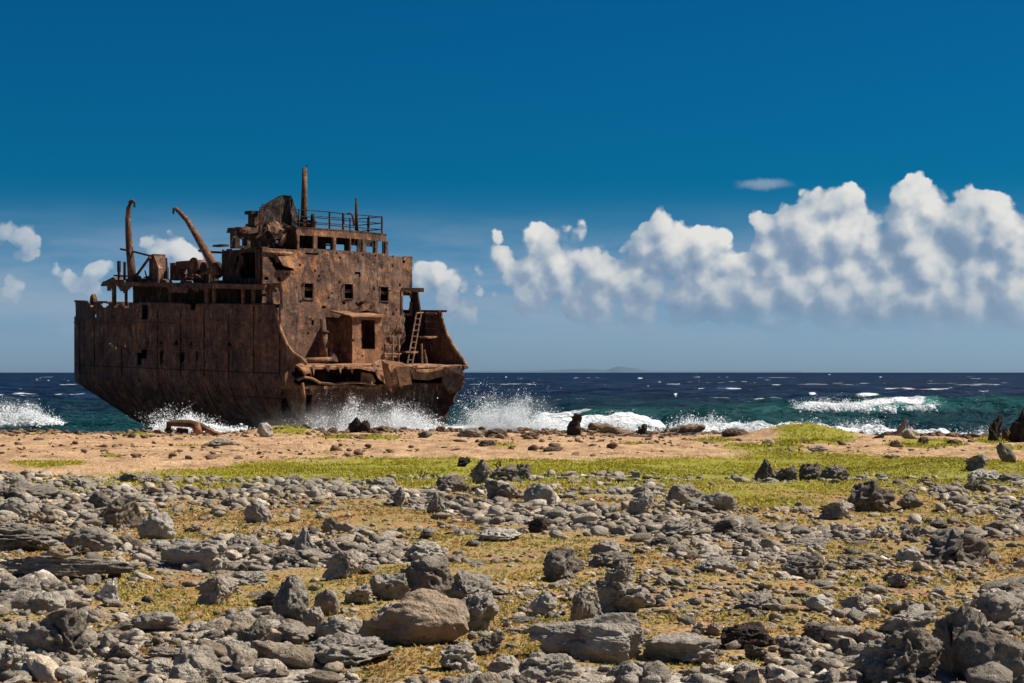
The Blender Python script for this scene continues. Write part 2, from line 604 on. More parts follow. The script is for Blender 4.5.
GRASS_TOP = ([-100, 0, 60, 100, 180, 210, 250, 300, 600, 740, 780, 860, 940, 1024, 1100], [478, 478, 475, 474, 470, 466, 461, 458.5, 457.5, 454, 451, 453, 459, 463, 463])
PATCHES = [(285,431,32,4.5),(40,433,28,2.0),(135,433,20,2.0),(48,467,34,3.5),(812,441,48,6),(760,449,48,3),(715,442,26,2),(930,446,45,3),
           (990,442,22,2.5),(1010,449,20,2),(200,445,20,1.0),(640,447,20,1),(360,438,40,1.2),(505,447,14,1.2),(335,449,18,.8),(110,454,14,.9)]


def grass_cover(X, d):
    """Share of ground under the green creeping plants of the far band."""
    px, py = to_px(X, d)
    nz_ = n2(X, d, 0.35, 4, 60)
    top = np.interp(px, *GRASS_TOP)
    band = sstep(-1.5, 2.5, py - top + 2.2 * nz_) * sstep(508, 480, py + 14 * n2(X, d, 0.5, 3, 61) + 6 * sstep(700, 200, px))
    g = band
    for (cx, cy, rx, ry) in PATCHES:
        q = ((px - cx) / rx) ** 2 + ((py - cy) / ry) ** 2
        g = np.maximum(g, sstep(1.25, .55, q + .45 * nz_))
    return np.clip(g, 0, 1)


def gold_cover(X, d):
    """Share of ground under the yellow and rusty succulents between the stones."""
    px, py = to_px(X, d)
    p = n2(X, d * .8, 0.42, 4, 62)
    side = sstep(200, 640, px) * .55 - .12 - .22 * sstep(600, 683, py)
    lo = sstep(476, 500, py)
    return np.clip(sstep(-.22, .14, p + side - .06) * lo, 0, 1)


def wedge(t_in, t_out, n_in, n_out):
    a = np.linspace(-t_in, t_in, n_in)
    b = t_in + (t_out - t_in) * np.linspace(0, 1, n_out + 1)[1:] ** 1.6
    return np.concatenate([-b[::-1], a, b])


def grid_mesh(name, X, Y, Z, mat, smooth=True):
    n, m = X.shape
    V = np.stack([X, Y, Z], -1).reshape(-1, 3)
    i = np.arange(n * m).reshape(n, m)
    q = np.stack([i[:-1, :-1], i[:-1, 1:], i[1:, 1:], i[1:, :-1]], -1).reshape(-1, 4)
    me = mesh_np(name, V, q, smooth)
    me.materials.append(mat)
    return me


def ground_mat():
    m, t, b = new_mat('sandy_coral_ground')
    co = t.n('ShaderNodeNewGeometry').outputs['Position']
    g = t.n('ShaderNodeAttribute', attribute_name='green').outputs['Fac']
    s = t.n('ShaderNodeAttribute', attribute_name='sand').outputs['Fac']
    go = t.n('ShaderNodeAttribute', attribute_name='gold').outputs['Fac']
    nb = t.noise(co, 0.8, 5, 0.6)
    nf = t.noise(co, 9.0, 6, 0.7)
    sand = t.ramp(t.m('ADD', t.m('MULTIPLY', nb, .5), t.m('MULTIPLY', nf, .5)), [(.36, (.24, .14, .072)), (.50, (.48, .30, .165)), (.66, (.62, .43, .27))])
    dirt = t.rng(t.noise(t.mapping(co, (.9, .45, 1)), 1.0, 6, .72), .50, .62)
    sand = t.mix(t.m('MULTIPLY', dirt, .55), sand, (.20, .115, .062, 1))
    crumb = t.rng(t.noise(t.mapping(co, (3.2, 1.3, 1)), 1.0, 5, .75), .56, .66)
    sand = t.mix(t.m('MULTIPLY', crumb, .50), sand, (.24, .15, .09, 1))
    vo = t.voro(co, 17.0, 'F1', 1.0, out=1)
    sepc = t.n('ShaderNodeSeparateColor')
    t.put(sepc.inputs[0], vo)
    grav = t.ramp(t.m('ADD', t.m('MULTIPLY', sepc.outputs[0], .5), t.m('MULTIPLY', nf, .5)), [(.28, (.10, .082, .062)), (.5, (.25, .21, .165)), (.72, (.40, .35, .285))])
    grav = t.mix(t.m('MULTIPLY', t.rng(nb, .5, .65), .55), grav, (.24, .145, .08, 1))
    col = t.mix(s, grav, sand)
    mat_n = t.m('ADD', t.m('MULTIPLY', t.noise(co, 1.9, 4, .65), .45), t.m('MULTIPLY', t.noise(co, 16, 5, .75), .55))
    soil = t.ramp(mat_n, [(.36, (.07, .055, .020)), (.43, (.20, .15, .035)), (.485, (.36, .255, .055)), (.53, (.38, .195, .070)), (.59, (.29, .125, .055)), (.68, (.12, .07, .04))])
    go = t.rng(t.m('ADD', go, t.m('MULTIPLY', t.m('SUBTRACT', nf, .5), 1.6)), .25, .75)
    col = t.mix(t.m('MULTIPLY', go, .78), col, soil)
    gr = t.ramp(nf, [(.3, (.13, .13, .008)), (.7, (.34, .33, .030))])
    col = t.mix(t.m('MULTIPLY', g, .88), col, gr)
    t.put(b.inputs['Base Color'], col)
    b.inputs['Roughness'].default_value = .95
    b.inputs['Specular IOR Level'].default_value = .1
    vd = t.voro(co, 17.0, 'F1', 1.0)
    h = t.m('ADD', t.m('MULTIPLY', nf, .8), t.m('MULTIPLY', t.m('SUBTRACT', 1.0, vd), .5))
    h = t.m('ADD', h, t.m('MULTIPLY', t.noise(t.mapping(co, (1.6, .8, 1)), 1.0, 5, .7), t.m('MULTIPLY', s, 5.0)))
    t.put(b.inputs['Normal'], t.bump(h, 1.0, .05))
    return m


rows = np.concatenate([np.linspace(-6, 7, 8)[:-1], 7 * (116 / 7) ** np.linspace(0, 1, 330)])
tcol = wedge(.34, .9, 290, 14)
D, T = np.meshgrid(rows, tcol, indexing='ij')
X = (D + 8) * T
Z = gz(X, D)
gm = grid_mesh('ground', X, D, Z, ground_mat())
fx, fd = X.ravel(), D.ravel()
gpx, gpy = to_px(fx, fd)
gcov = grass_cover(fx, fd) * (fd > 20)
sandw = sstep(18, 4, gpy - np.interp(gpx, *GRASS_TOP) + 5 * n2(fx, fd, .4, 3, 64)) * (fd > 20)
vattr(gm, 'green', gcov)
vattr(gm, 'sand', sandw)
vattr(gm, 'gold', gold_cover(fx, fd) * (1 - sandw))
ground = link('ground', gm)
tag(ground, 'sandy coral ground with pale gravel sloping to the sea', kind='structure')


# ------------------------------------------------------------------ sea
def sea_mat():
    m, t, b = new_mat('sea_water')
    co = t.n('ShaderNodeNewGeometry').outputs['Position']
    te = t.n('ShaderNodeAttribute', attribute_name='teal').outputs['Fac']
    fo = t.n('ShaderNodeAttribute', attribute_name='foam').outputs['Fac']
    w1 = t.noise(t.mapping(co, (.05, .10, .1)), 1.0, 4, .6)
    w2 = t.noise(t.mapping(co, (.30, .55, .5)), 1.0, 5, .65)
    w3 = t.noise(t.mapping(co, (1.3, 2.2, 2.0)), 1.0, 4, .65)
    deep = t.ramp(w1, [(.36, (.0018, .0085, .026)), (.5, (.004, .017, .046)), (.66, (.013, .040, .090))])
    teal = t.ramp(te, [(.0, (.004, .018, .040)), (.45, (.006, .036, .046)), (.75, (.010, .066, .066)), (1.0, (.06, .24, .21))])
    col = t.mix(t.rng(te, .0, .5), deep, teal)
    lace = t.m('ADD', t.m('MULTIPLY', w3, .55), t.m('MULTIPLY', t.noise(co, 4.5, 4, .7), .45))
    fm = t.rng(t.m('SUBTRACT', fo, t.m('MULTIPLY', lace, .95)), -.05, .12)
    col = t.mix(fm, col, (.86, .88, .88, 1))
    t.put(b.inputs['Base Color'], col)
    t.put(b.inputs['Roughness'], t.rng(fm, 0, 1, .16, .8))
    b.inputs['Specular IOR Level'].default_value = 0
    h = t.m('ADD', t.m('ADD', t.m('MULTIPLY', w1, 6.0), t.m('MULTIPLY', w2, 1.8)), t.m('MULTIPLY', w3, .4))
    h = t.m('ADD', h, t.m('MULTIPLY', t.m('MULTIPLY', fm, lace), .3))
    nb_ = t.bump(h, 1.0, 1.0)
    t.put(b.inputs['Normal'], nb_)
    gl = t.n('ShaderNodeBsdfGlossy')
    gl.inputs['Roughness'].default_value = .22
    t.put(gl.inputs['Normal'], nb_)
    mx = t.n('ShaderNodeMixShader')
    lw = t.n('ShaderNodeLayerWeight')
    lw.inputs[0].default_value = .5
    t.put(lw.inputs['Normal'], nb_)
    gf = t.m('MULTIPLY_ADD', t.m('POWER', lw.outputs['Facing'], 5.0), .16, .015)
    t.put(mx.inputs[0], t.m('MULTIPLY', gf, t.m('SUBTRACT', 1.0, fm)))
    t.put(mx.inputs[1], b.outputs[0]); t.put(mx.inputs[2], gl.outputs[0])
    out = [n for n in t.t.nodes if n.type == 'OUTPUT_MATERIAL'][0]
    t.put(out.inputs[0], mx.outputs[0])
    return m


ynear = np.arange(84.0, 190.0, .38)
ypix = np.linspace(8500 / 190.0, .55, 230)
rows = np.concatenate([ynear, 8500 / ypix])
tcol = wedge(.37, 3.0, 320, 16)
D, T = np.meshgrid(rows, tcol, indexing='ij')
X = D * T
px = 512 + FPX * T
amp = sstep(900, 150, D)
swell = n2(X * .35, D, .055, 3, 76) + .45 * n2(X * .4, D, .21, 2, 77)
wx = X + 6 * n2(X, D, .02, 2, 70)
Z = amp * (.30 * np.sin(D * .33 + X * .05 + 2.5 * n2(X, D, .03, 2, 71)) + .46 * n2(X * .5, D, .16, 3, 72) + .20 * n2(X * .6, D, .6, 3, 73))
Z = Z + .42 * swell * sstep(7000, 1200, D) * sstep(100, 190, D)
foam = .33 * sstep(.15, .55, n2(X * .45, D, .11, 4, 74)) * sstep(.3, 1, amp) - .16
foam = np.maximum(foam, .60 * sstep(.92, 1.40, swell + .35 * n2(X, D, .3, 2, 69)) * sstep(5000, 900, D) * sstep(120, 200, D))
teal = .50 * sstep(420, 150, D) + .12 * n2(X * .3, D, .05, 3, 75) * sstep(500, 200, D)
# breaking seas: px from, px to, distance at both ends, height, front and back width, foam share, foam px range
BREAK = [(660, 1150, 170, 163, 2.5, 4.8, 12, 1.15, 797, 928), (940, 1000, 160, 158, .35, 2.5, 6, .55, 946, 992),
         (610, 1010, 120, 98, 2.1, 2.6, 4, 1.35, 600, 990), (688, 748, 121, 119, .75, 1.6, 3, 1.3, 688, 748), (530, 670, 123, 120, 1.75, 2.6, 4, 1.2, 530, 670),
         (420, 580, 122, 122, 1.6, 2.6, 4, 1.3, 410, 585), (530, 660, 176, 174, 1.5, 4.0, 10, .62, 538, 600), (-90, 70, 140, 134, 1.2, 3, 8, 1.0, -90, 52),
         (60, 170, 150, 146, .7, 4, 9, .5, 95, 150), (735, 795, 236, 232, 1.0, 3, 9, .80, 735, 793), (845, 890, 300, 298, .9, 3, 10, .8, 850, 885),
         (310, 450, 98.5, 98.5, .5, 2, 4, 1.1, 300, 450)]
for (a, b_, da_, db_, h, wf, wb, ff, fa, fb) in BREAK:
    r0, r1 = np.searchsorted(rows, [min(da_, db_) - 16, max(da_, db_) + 45])
    R_ = slice(r0, r1)
    Xr, Dr = X[R_], D[R_]
    p1 = px[:1]
    t = np.clip((p1 - a) / (b_ - a), 0, 1)
    env = np.sin(t * pi) ** .5 * (.85 + .16 * n2(p1 * .065, p1 * 0, .22, 3, int(a) + 900))
    d0 = da_ + (db_ - da_) * t + 1.8 * n2(p1 * .065, p1 * 0, .10, 3, int(a) + 901)
    dd = Dr - d0
    prof = np.where(dd < 0, np.exp(-(dd / wf) ** 2), np.exp(-(dd / wb) ** 2))
    if a == 610: env = env * (1.32 - .5 * t)
    Z[R_] += h * env * prof
    fe = sstep(fa - 6, fa + 14, p1) * sstep(fb + 6, fb - 14, p1)
    spill = np.clip(.85 + .4 * n2(Xr, Dr * .2, .35, 3, int(a) + 902), .5, 1.5)
    fprof = np.where(dd < 0, sstep(-wf * 1.15 * spill - .4, -.2, dd), sstep(wb * .30, 0, dd))
    foam[R_] = np.maximum(foam[R_], ff * fe * fprof * (.70 + .35 * spill * .6))
    teal[R_] = np.maximum(teal[R_], 1.0 * env * np.where(dd < 0, np.exp(-((dd + wf * .35) / (wf * .8)) ** 2), np.exp(-(dd / 2.0) ** 2)) * min(1, .45 + h / 3.0))
# whitecaps farther out: (px, py, width px)
CAPS = [(793,378,18),(809,385,12),(813,396,12),(765,402,52),(737,400,9),(860,398,10),(993,398,13),(602,378,10),(660,382,9),(735,400,10),
        (546,401,18),(37,380,12),(68,381,8),(930,383,8),(975,381,9),(700,377,7),(640,378,8),(520,379,8),(490,384,8),(880,377,9),(560,388,8),(905,390,10),(20,390,12)]
for k in range(40):
    CAPS.append((rng.uniform(-150, 1170), 374 + 26 * rng.random() ** 1.6, rng.uniform(1.5, 5)))
cap_n = .75 + .5 * n2(X, D, .5, 2, 80)
for (cx, cyy, w) in CAPS:
    dc = 8500 / (cyy - 372)
    hd = max(1.2, dc * dc / 8500 * .9)
    r0, r1 = np.searchsorted(rows, [dc - 3 * hd - 3, dc + 3 * hd + 3])
    R_ = slice(r0, r1)
    q = np.abs(px[R_] - cx) / (w * .62)
    foam[R_] = np.maximum(foam[R_], (.52 + .3 * rng.random()) * sstep(1.25, .0, q) * cap_n[R_] * np.exp(-((D[R_] - dc - 1.5 * np.sin(X[R_] * .4)) / hd) ** 2))
# churned water round the hull and along the rocks
e = D - shore_d(X)
foam = np.maximum(foam, .95 * sstep(9, 2, e) * (e > -2) + .25 * n2(X, D, .4, 3, 78) * (e < 9))
Z = Z + .22 * np.clip(foam, 0, 1) * np.abs(n2(X, D, 1.3, 3, 79))
sm = grid_mesh('sea', X, D, Z, sea_mat())
vattr(sm, 'foam', np.clip(foam, -1, 1.6).ravel())
vattr(sm, 'teal', np.clip(teal, 0, 1).ravel())
sea = link('sea', sm)
tag(sea, 'dark blue choppy sea with teal breakers near the shore', kind='structure')

# low island on the horizon
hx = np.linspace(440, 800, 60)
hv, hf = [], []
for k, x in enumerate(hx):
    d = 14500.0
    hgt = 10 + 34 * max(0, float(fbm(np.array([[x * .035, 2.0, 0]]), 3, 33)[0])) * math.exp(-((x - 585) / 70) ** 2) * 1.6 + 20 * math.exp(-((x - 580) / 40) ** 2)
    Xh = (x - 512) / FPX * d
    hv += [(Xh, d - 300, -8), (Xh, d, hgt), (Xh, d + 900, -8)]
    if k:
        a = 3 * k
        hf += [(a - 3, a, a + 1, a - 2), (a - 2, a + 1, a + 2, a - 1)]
mh, th, bh = new_mat('haze_tinted_hills')
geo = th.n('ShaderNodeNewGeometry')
th.put(bh.inputs['Base Color'], th.ramp(th.noise(geo.outputs['Position'], .004, 3), [(.3, (.055, .098, .145)), (.7, (.066, .11, .16))]))  # aerial haze is put into the blue-grey base colour
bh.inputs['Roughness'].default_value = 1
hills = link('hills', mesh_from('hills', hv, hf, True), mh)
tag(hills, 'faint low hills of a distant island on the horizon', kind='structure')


# ------------------------------------------------------------------ shipwreck (local axes: x across the beam, y towards the stern, z up)
S0 = np.array([-13.5, 100.0])
SANG = math.atan2(0.72, 0.694)
VX, VY = cos(SANG), sin(SANG)
UX, UY = -sin(SANG), cos(SANG)
ship = bpy.data.objects.new('shipwreck', None)
COL.objects.link(ship)
ship.location = (S0[0], S0[1], 0)
ship.rotation_euler = (0, 0, SANG)
tag(ship, 'rusted brown stern half of a broken cargo ship aground in the surf', 'shipwreck')


def fr(px, py, u):
    """Where the sight line through a pixel meets the plane y=u of the ship: (x, z)."""
    a = (px - 512) / FPX
    v = (a * (S0[1] + u * UY) - S0[0] - u * UX) / (VX - a * VY)
    d = S0[1] + u * UY + v * VY
    return v, EYE + (372 - py) / FPX * d


def sd_(px, py, v):
    """The same for the plane x=v: (y, z)."""
    a = (px - 512) / FPX
    u = (a * (S0[1] + v * VY) - S0[0] - v * VX) / (UX - a * UY)
    d = S0[1] + u * UY + v * VY
    return u, EYE + (372 - py) / FPX * d


def pix(v, u, z):
    X = S0[0] + u * UX + v * VX
    d = S0[1] + u * UY + v * VY
    return 512 + FPX * X / d, 372 - FPX * (z - EYE) / d


def cuts(a, b, step, extra=()):
    g = list(np.linspace(a, b, max(2, int(round((b - a) / step)) + 1)))
    for e in extra:
        if a < e < b:
            k = int(np.argmin([abs(q - e) for q in g]))
            if 0 < k < len(g) - 1:
                g[k] = e
            else:
                g.append(e)
    return np.array(sorted(set(g)))


DECK, BRIDGE_TOP, BOAT = 5.5, 12.57, 10.25


def BZ(u):
    """Boat deck height: it rises towards the stern with the sheer."""
    return 10.22 + 0.050 * (u - 3.0)


HB = 7.0                                     # half beam
U0, UEND = -1.6, 28.5


def hull_top(u):
    return 8.94 + 0.030 * np.maximum(u, 0) + 0.0004 * np.maximum(u, 0) ** 2


def hull_xy(s, z):
    """Plan of the hull at height z; s=0 near side at the break, 0.5 stern, 1 far side at the break."""
    low = np.clip((4.6 - z) / 4.6, 0, 1)
    b = HB - 3.1 * low ** 1.35
    end = UEND - 7.0 * np.clip((4.3 - z) / 2.6, 0, 1.6) ** 0.9
    u1 = np.minimum(14.0, end - 8.0)
    w = 1 - 2 * np.abs(s - 0.5)                # 0 at break .. 1 at stern
    sgn = np.where(s < 0.5, -1.0, 1.0)
    k = 0.50                                   # share of the girth on the parallel sides
    straight = w < k
    u = np.where(straight, U0 + (u1 - U0) * w / k, 0)
    th = np.clip((w - k) / (1 - k), 0, 1) * pi / 2
    e = 2 / 2.6
    u = np.where(straight, u, u1 + (end - u1) * np.sin(th) ** e)
    x = np.where(straight, b, b * np.abs(np.cos(th)) ** e)
    return 7.0 + sgn * x, u


ns = 341
ss = np.linspace(0, 1, ns)
nz = 88
HP = np.zeros((ns, nz, 3))
tt = np.linspace(0, 1, nz)
for i, s in enumerate(ss):
    _, uu = hull_xy(np.array(s), np.array(8.0))
    zt = float(hull_top(uu))
    zz = -0.6 + (zt + 0.6) * tt
    x, u = hull_xy(np.full(nz, s), zz)
    HP[i, :, 0], HP[i, :, 1], HP[i, :, 2] = x, u, zz
nrm = np.stack([HP[..., 0] - 7.0, (HP[..., 1] - 6.0) * 0.6, np.zeros_like(HP[..., 0])], -1)
nrm /= np.linalg.norm(nrm, axis=-1, keepdims=True)
dent = fbm(HP * 0.55, 3, 11) * 0.07 + fbm(HP * 1.9, 3, 12) * 0.028
HP = HP + nrm * dent[..., None]
cpx, cpy = pix(HP[..., 0], HP[..., 1], HP[..., 2])
ccx = (cpx[:-1, :-1] + cpx[1:, 1:]) / 2
ccy = (cpy[:-1, :-1] + cpy[1:, 1:]) / 2
near = np.repeat((ss[:-1] < 0.5)[:, None], nz - 1, 1)
keep = np.ones((ns - 1, nz - 1), bool)
holes = [[(109,342),(113,342),(113,347),(109,347)], [(123,341),(127,341),(127,347),(123,347)], [(145,341),(148,341),(148,347),(145,347)],
         [(159,341),(163,341),(163,347),(159,347)], [(174,341),(178,341),(178,347),(174,347)], [(189,342),(193,342),(193,348),(189,348)],
         [(227,342),(231,342),(231,348),(227,348)], [(137,351),(140,351),(141,366),(138,366)], [(142,349),(145,349),(145,358),(142,358)],
         [(160,350),(163,350),(162,364),(159,364)], [(179,351),(184,351),(184,363),(180,363)], [(144,304),(147,304),(147,322),(143,322)],
         [(94,314),(97,314),(97,317),(94,317)], [(281,389),(297,389),(297,418),(281,418)], [(114,346),(116,346),(116,350),(114,350)],
         [(196,351),(198,351),(198,362),(196,362)], [(102,302),(107,302),(108,308),(101,307)]]
def rounded(h):
    cx_, cy_ = np.mean([q[0] for q in h]), np.mean([q[1] for q in h])
    rx_, ry_ = (max(q[0] for q in h) - min(q[0] for q in h)) / 2, (max(q[1] for q in h) - min(q[1] for q in h)) / 2
    return [(cx_ + rx_ * 1.05 * cos(a_) * random.uniform(.8, 1.15), cy_ + ry_ * 1.05 * sin(a_) * random.uniform(.8, 1.15)) for a_ in np.linspace(0, 2 * pi, 11)[:-1]]


holes = [rounded(h) if (h[1][0] - h[0][0]) < 8 else h for h in holes]
for h in holes:
    keep &= ~(in_poly(ccx, ccy, h) & near)
# sloping forward end of the bulwark, both sides
side_u = (HP[:-1, :-1, 1] + HP[1:, 1:, 1]) / 2
side_z = (HP[:-1, :-1, 2] + HP[1:, 1:, 2]) / 2
rim_n = [sd_(*q, 0.0) for q in ((274,304),(277,317),(281,331),(287,345),(294,354),(301,358),(306,364))]
rim_f = [sd_(*q, 14.0) for q in ((440,311),(443,324),(447,334),(453,346),(459,355),(464,362),(467,368))]


def rim_u(rim, z):
    zs = np.array([q[1] for q in rim])[::-1]
    us = np.array([q[0] for q in rim])[::-1]
    return np.interp(z, zs, us)


keep &= ~(near & (side_z > DECK) & (side_u < rim_u(rim_n, side_z)))
keep &= ~(~near & (side_z > DECK) & (side_u < rim_u(rim_f, side_z)))
ragged = 0.5 * fbm(np.stack([side_z * 1.6, side_u * 0.3, side_z * 0], -1), 3, 5)
keep &= ~((side_z < DECK) & (side_u < -1.0 + np.where(near, 0.0, 0.1) + ragged * 1.2))
top_u = side_u[:, -1]
chew = fbm(np.stack([top_u * .8, top_u * 0, top_u * 0], -1), 3, 15)
for i_ in range(ns - 1):
    if near[i_, 0] and top_u[i_] > 2.0 and chew[i_] > .50:
        keep[i_, nz - 2 - int(min(2, (chew[i_] - .50) * 8)):] = False
hull = sheet('hull', HP, keep, -nrm * 0.07, M['hull'], ship, smooth=True)

# rolled edge of the bulwark where the ship broke, and rail along the top of the side
MB().tube([(0.0, u, z) for u, z in rim_n], 0.11, 6).build('bulwark_rim', M['plate'], ship, True)
MB().tube([(14.0, u, z) for u, z in rim_f], 0.13, 6).build('bulwark_rim', M['plate'], ship, True)
cap = MB()
for a, b in ((0.0, 0.5), (0.5, 1.0)):
    pts = []
    for s in np.linspace(a, b, 70):
        x, u = hull_xy(np.array(s), np.array(8.6))
        if u > (0.9 if s < 0.5 else 0.3) and not (s < .5 and 6 < u and fbm(np.array([[float(u) * .8, 0, 0]]), 3, 15)[0] > .42):
            pts.append((float(x), float(u), float(hull_top(u))))
    run_ = []
    for q_ in pts + [None]:
        if q_ is not None and (not run_ or np.linalg.norm(np.subtract(q_, run_[-1])) < 1.3):
            run_.append(q_)
        else:
            if len(run_) > 1: cap.tube(run_, 0.075, 5)
            run_ = [q_] if q_ is not None else []
cap.build('gunwale', M['iron'], ship)
strake = []
for s in np.linspace(0.19, 0.49, 40):
    x, u = hull_xy(np.array(s), np.array(7.9))
    n = np.array([float(x) - 7, (float(u) - 6) * .6]); n /= np.linalg.norm(n)
    strake.append((float(x) + n[0] * .05, float(u) + n[1] * .05, 7.72 + 0.03 * float(u)))
MB().tube(strake, 0.06, 5).build('rubbing_strake', M['hull'], ship)
for k in range(11):                                     # frames showing as vertical ribs along the plating
    s = 0.03 + 0.04 * k
    pts = []
    for z in np.linspace(1.0, 8.9, 9):
        x, u = hull_xy(np.array(s), np.array(z))
        n = np.array([float(x) - 7, (float(u) - 6) * .6]); n /= np.linalg.norm(n)
        pts.append((float(x) + n[0] * .015, float(u) + n[1] * .015, z))
    MB().tube(pts, 0.04, 4).build('plate_seam', M['dark'], ship)
for zs_ in (3.4, 4.9, 6.4, 8.0):                        # horizontal laps of the plating
    pts = []
    for s in np.linspace(0.03, 0.47, 50):
        x, u = hull_xy(np.array(s), np.array(zs_))
        n = np.array([float(x) - 7, (float(u) - 6) * .6]); n /= np.linalg.norm(n)
        pts.append((float(x) + n[0] * .02, float(u) + n[1] * .02, zs_ + .025 * float(u)))
    MB().tube(pts, 0.045, 4).build('plate_lap', M['dark'] if zs_ < 6 else M['hull'], ship)


def deck_grid(name, z, u_a, u_b, inset, thick, mat, rough_edge=None, seed=1, step=0.3, front_drop=0, rise=0.0):
    us = cuts(u_a, u_b, step)
    vs = cuts(0.0, 14.0, step)
    P = np.zeros((len(vs), len(us), 3))
    P[..., 0] = vs[:, None]
    P[..., 1] = us[None]
    P[..., 2] = z + rise * (P[..., 1] - 3.0) + 0.05 * fbm(P * 0.6, 3, seed)
    if front_drop:
        P[..., 2] -= front_drop * np.clip((u_a + 1.2 - P[..., 1]) / 1.2, 0, 1) ** 2 * (0.5 + 0.5 * vnoise(P * 0.5, 9))
    cv = (vs[:-1] + vs[1:])[:, None] / 2
    cu = (us[:-1] + us[1:])[None] / 2
    sg = np.linspace(0.0, 0.5, 200)
    hx, hu = hull_xy(sg, np.full(200, min(z, 8.5)))
    half = np.interp(cu, hu, 7 - hx)
    k = (np.abs(cv - 7) < half - inset) & (cu < hu.max() - inset)
    if rough_edge:
        k &= rough_edge(cv, cu)
    return sheet(name, P, k, (0, 0, -thick), mat, ship)


def cut_edge(cv, cu):
    return cu > U0 + 0.1 + 0.35 * n2(cv * np.ones_like(cu), cu * np.ones_like(cv), 0.7, 3, 3) + 0.5 * sstep(9.0, 8.4, cv) * sstep(6.2, 6.6, cv)


deck_grid('main_deck', DECK, U0, 19.0, 0.27, 0.14, M['plate'], cut_edge, 21, 0.28, 0.5)
deck_grid('lower_deck', 4.28, -1.1, 16.0, 0.25, 0.16, M['plate'],
          lambda cv, cu: cu > -0.7 + 0.5 * n2(cv + 0 * cu, cu + 0 * cv, 0.8, 3, 6) + 1.1 * sstep(8.2, 9.2, cv), 22, 0.28, 0.5)


def boat_edge(cv, cu):
    return (cu > 3.5) & (cu < 19.3 + 0.8 * n2(cv + 0 * cu, cu + 0 * cv, 0.9, 3, 8))


deck_grid('boat_deck', 10.22, 3.4, 20.6, 0.02, 0.22, M['iron'], boat_edge, 23, 0.3, rise=0.050)


def wall_front(name, u, v0, v1, z0, z1, holes, mat, seed, step=0.16, thick=0.1, mask=None, dentk=1.0):
    """Plate wall across the ship with openings given as (v0, v1, z0, z1)."""
    ex_v = [q for h in holes for q in h[:2]]
    ex_z = [q for h in holes for q in h[2:]]
    vs, zs = cuts(v0, v1, step, ex_v), cuts(z0, z1, step, ex_z)
    P = np.zeros((len(vs), len(zs), 3))
    P[..., 0] = vs[:, None]
    P[..., 1] = u
    P[..., 2] = zs[None]
    P[..., 1] += dentk * (0.05 * fbm(P * 0.7, 3, seed) + 0.03 * fbm(P * 2.3, 2, seed + 1))
    cv = (vs[:-1] + vs[1:])[:, None] / 2 + 0 * zs[None, 1:]
    cz = (zs[:-1] + zs[1:])[None] / 2 + 0 * vs[1:, None]
    k = np.ones(cv.shape, bool)
    for (a, b, c, d) in holes:
        k &= ~((cv > a) & (cv < b) & (cz > c) & (cz < d))
    if mask is not None:
        ppx, ppy = pix(cv, u + 0 * cv, cz)
        k &= mask(cv, cz, ppx, ppy)
    return sheet(name, P, k, (0, thick, 0), mat, ship)


def wall_side(name, v, u0, u1, z0, z1, holes, mat, seed, step=0.16, thick=0.1, mask=None):
    ex_u = [q for h in holes for q in h[:2]]
    ex_z = [q for h in holes for q in h[2:]]
    us, zs = cuts(u0, u1, step, ex_u), cuts(z0, z1, step, ex_z)
    P = np.zeros((len(us), len(zs), 3))
    P[..., 0] = v
    P[..., 1] = us[:, None]
    P[..., 2] = zs[None]
    P[..., 0] += 0.05 * fbm(P * 0.7, 3, seed) + 0.025 * fbm(P * 2.3, 2, seed + 1)
    cu = (us[:-1] + us[1:])[:, None] / 2 + 0 * zs[None, 1:]
    cz = (zs[:-1] + zs[1:])[None] / 2 + 0 * us[1:, None]
    k = np.ones(cu.shape, bool)
    for (a, b, c, d) in holes:
        k &= ~((cu > a) & (cu < b) & (cz > c) & (cz < d))
    if mask is not None:
        ppx, ppy = pix(v + 0 * cu, cu, cz)
        k &= mask(cu, cz, ppx, ppy)
    return sheet(name, P, k, (thick, 0, 0), mat, ship)


def rect_f(x0, y0, x1, y1, u):
    """Pixel rectangle -> opening on a front wall."""
    a, z1 = fr(x0, y0, u)
    b, _ = fr(x1, y0, u)
    _, z0 = fr((x0 + x1) / 2, y1, u)
    _, z1 = fr((x0 + x1) / 2, y0, u)
    return (a, b, z0, z1)


def rect_s(x0, y0, x1, y1, v):
    a, _ = sd_(x1, y0, v)
    b, _ = sd_(x0, y0, v)
    _, z0 = sd_((x0 + x1) / 2, y1, v)
    _, z1 = sd_((x0 + x1) / 2, y0, v)
    return (a, b, z0, z1)


UF = 3.2                                            # bridge front
VF0, VF1 = 1.0, fr(412.5, 250, UF)[0]
wins = [rect_f(304, 283, 313.5, 298, UF), rect_f(344, 284, 352.5, 298.5, UF), rect_f(380, 287, 388, 301, UF)]
far_open = rect_f(403, 292, 410, 313, UF)
torn = rect_f(270, 255, 276, 264, UF)
torn2 = rect_f(274, 263, 292, 269.5, UF)


def front_mask(cv, cz, px, py):
    k = ~in_poly(px, py, [(269,258),(277,255),(277,263),(294,266),(294,270),(275,270),(272,264)])
    k &= ~in_poly(px, py, [(404,316),(415,316),(415,336),(411,366),(398,366),(401,340)])
    k &= cz < BRIDGE_TOP - 0.10 + 0.16 * vnoise(np.stack([cv * 1.7, cv * 0, cz * 0], -1), 31)
    k &= vnoise(np.stack([cv * 3.1, cv * 0, cz * 3.1], -1), 77) < 0.80
    return k


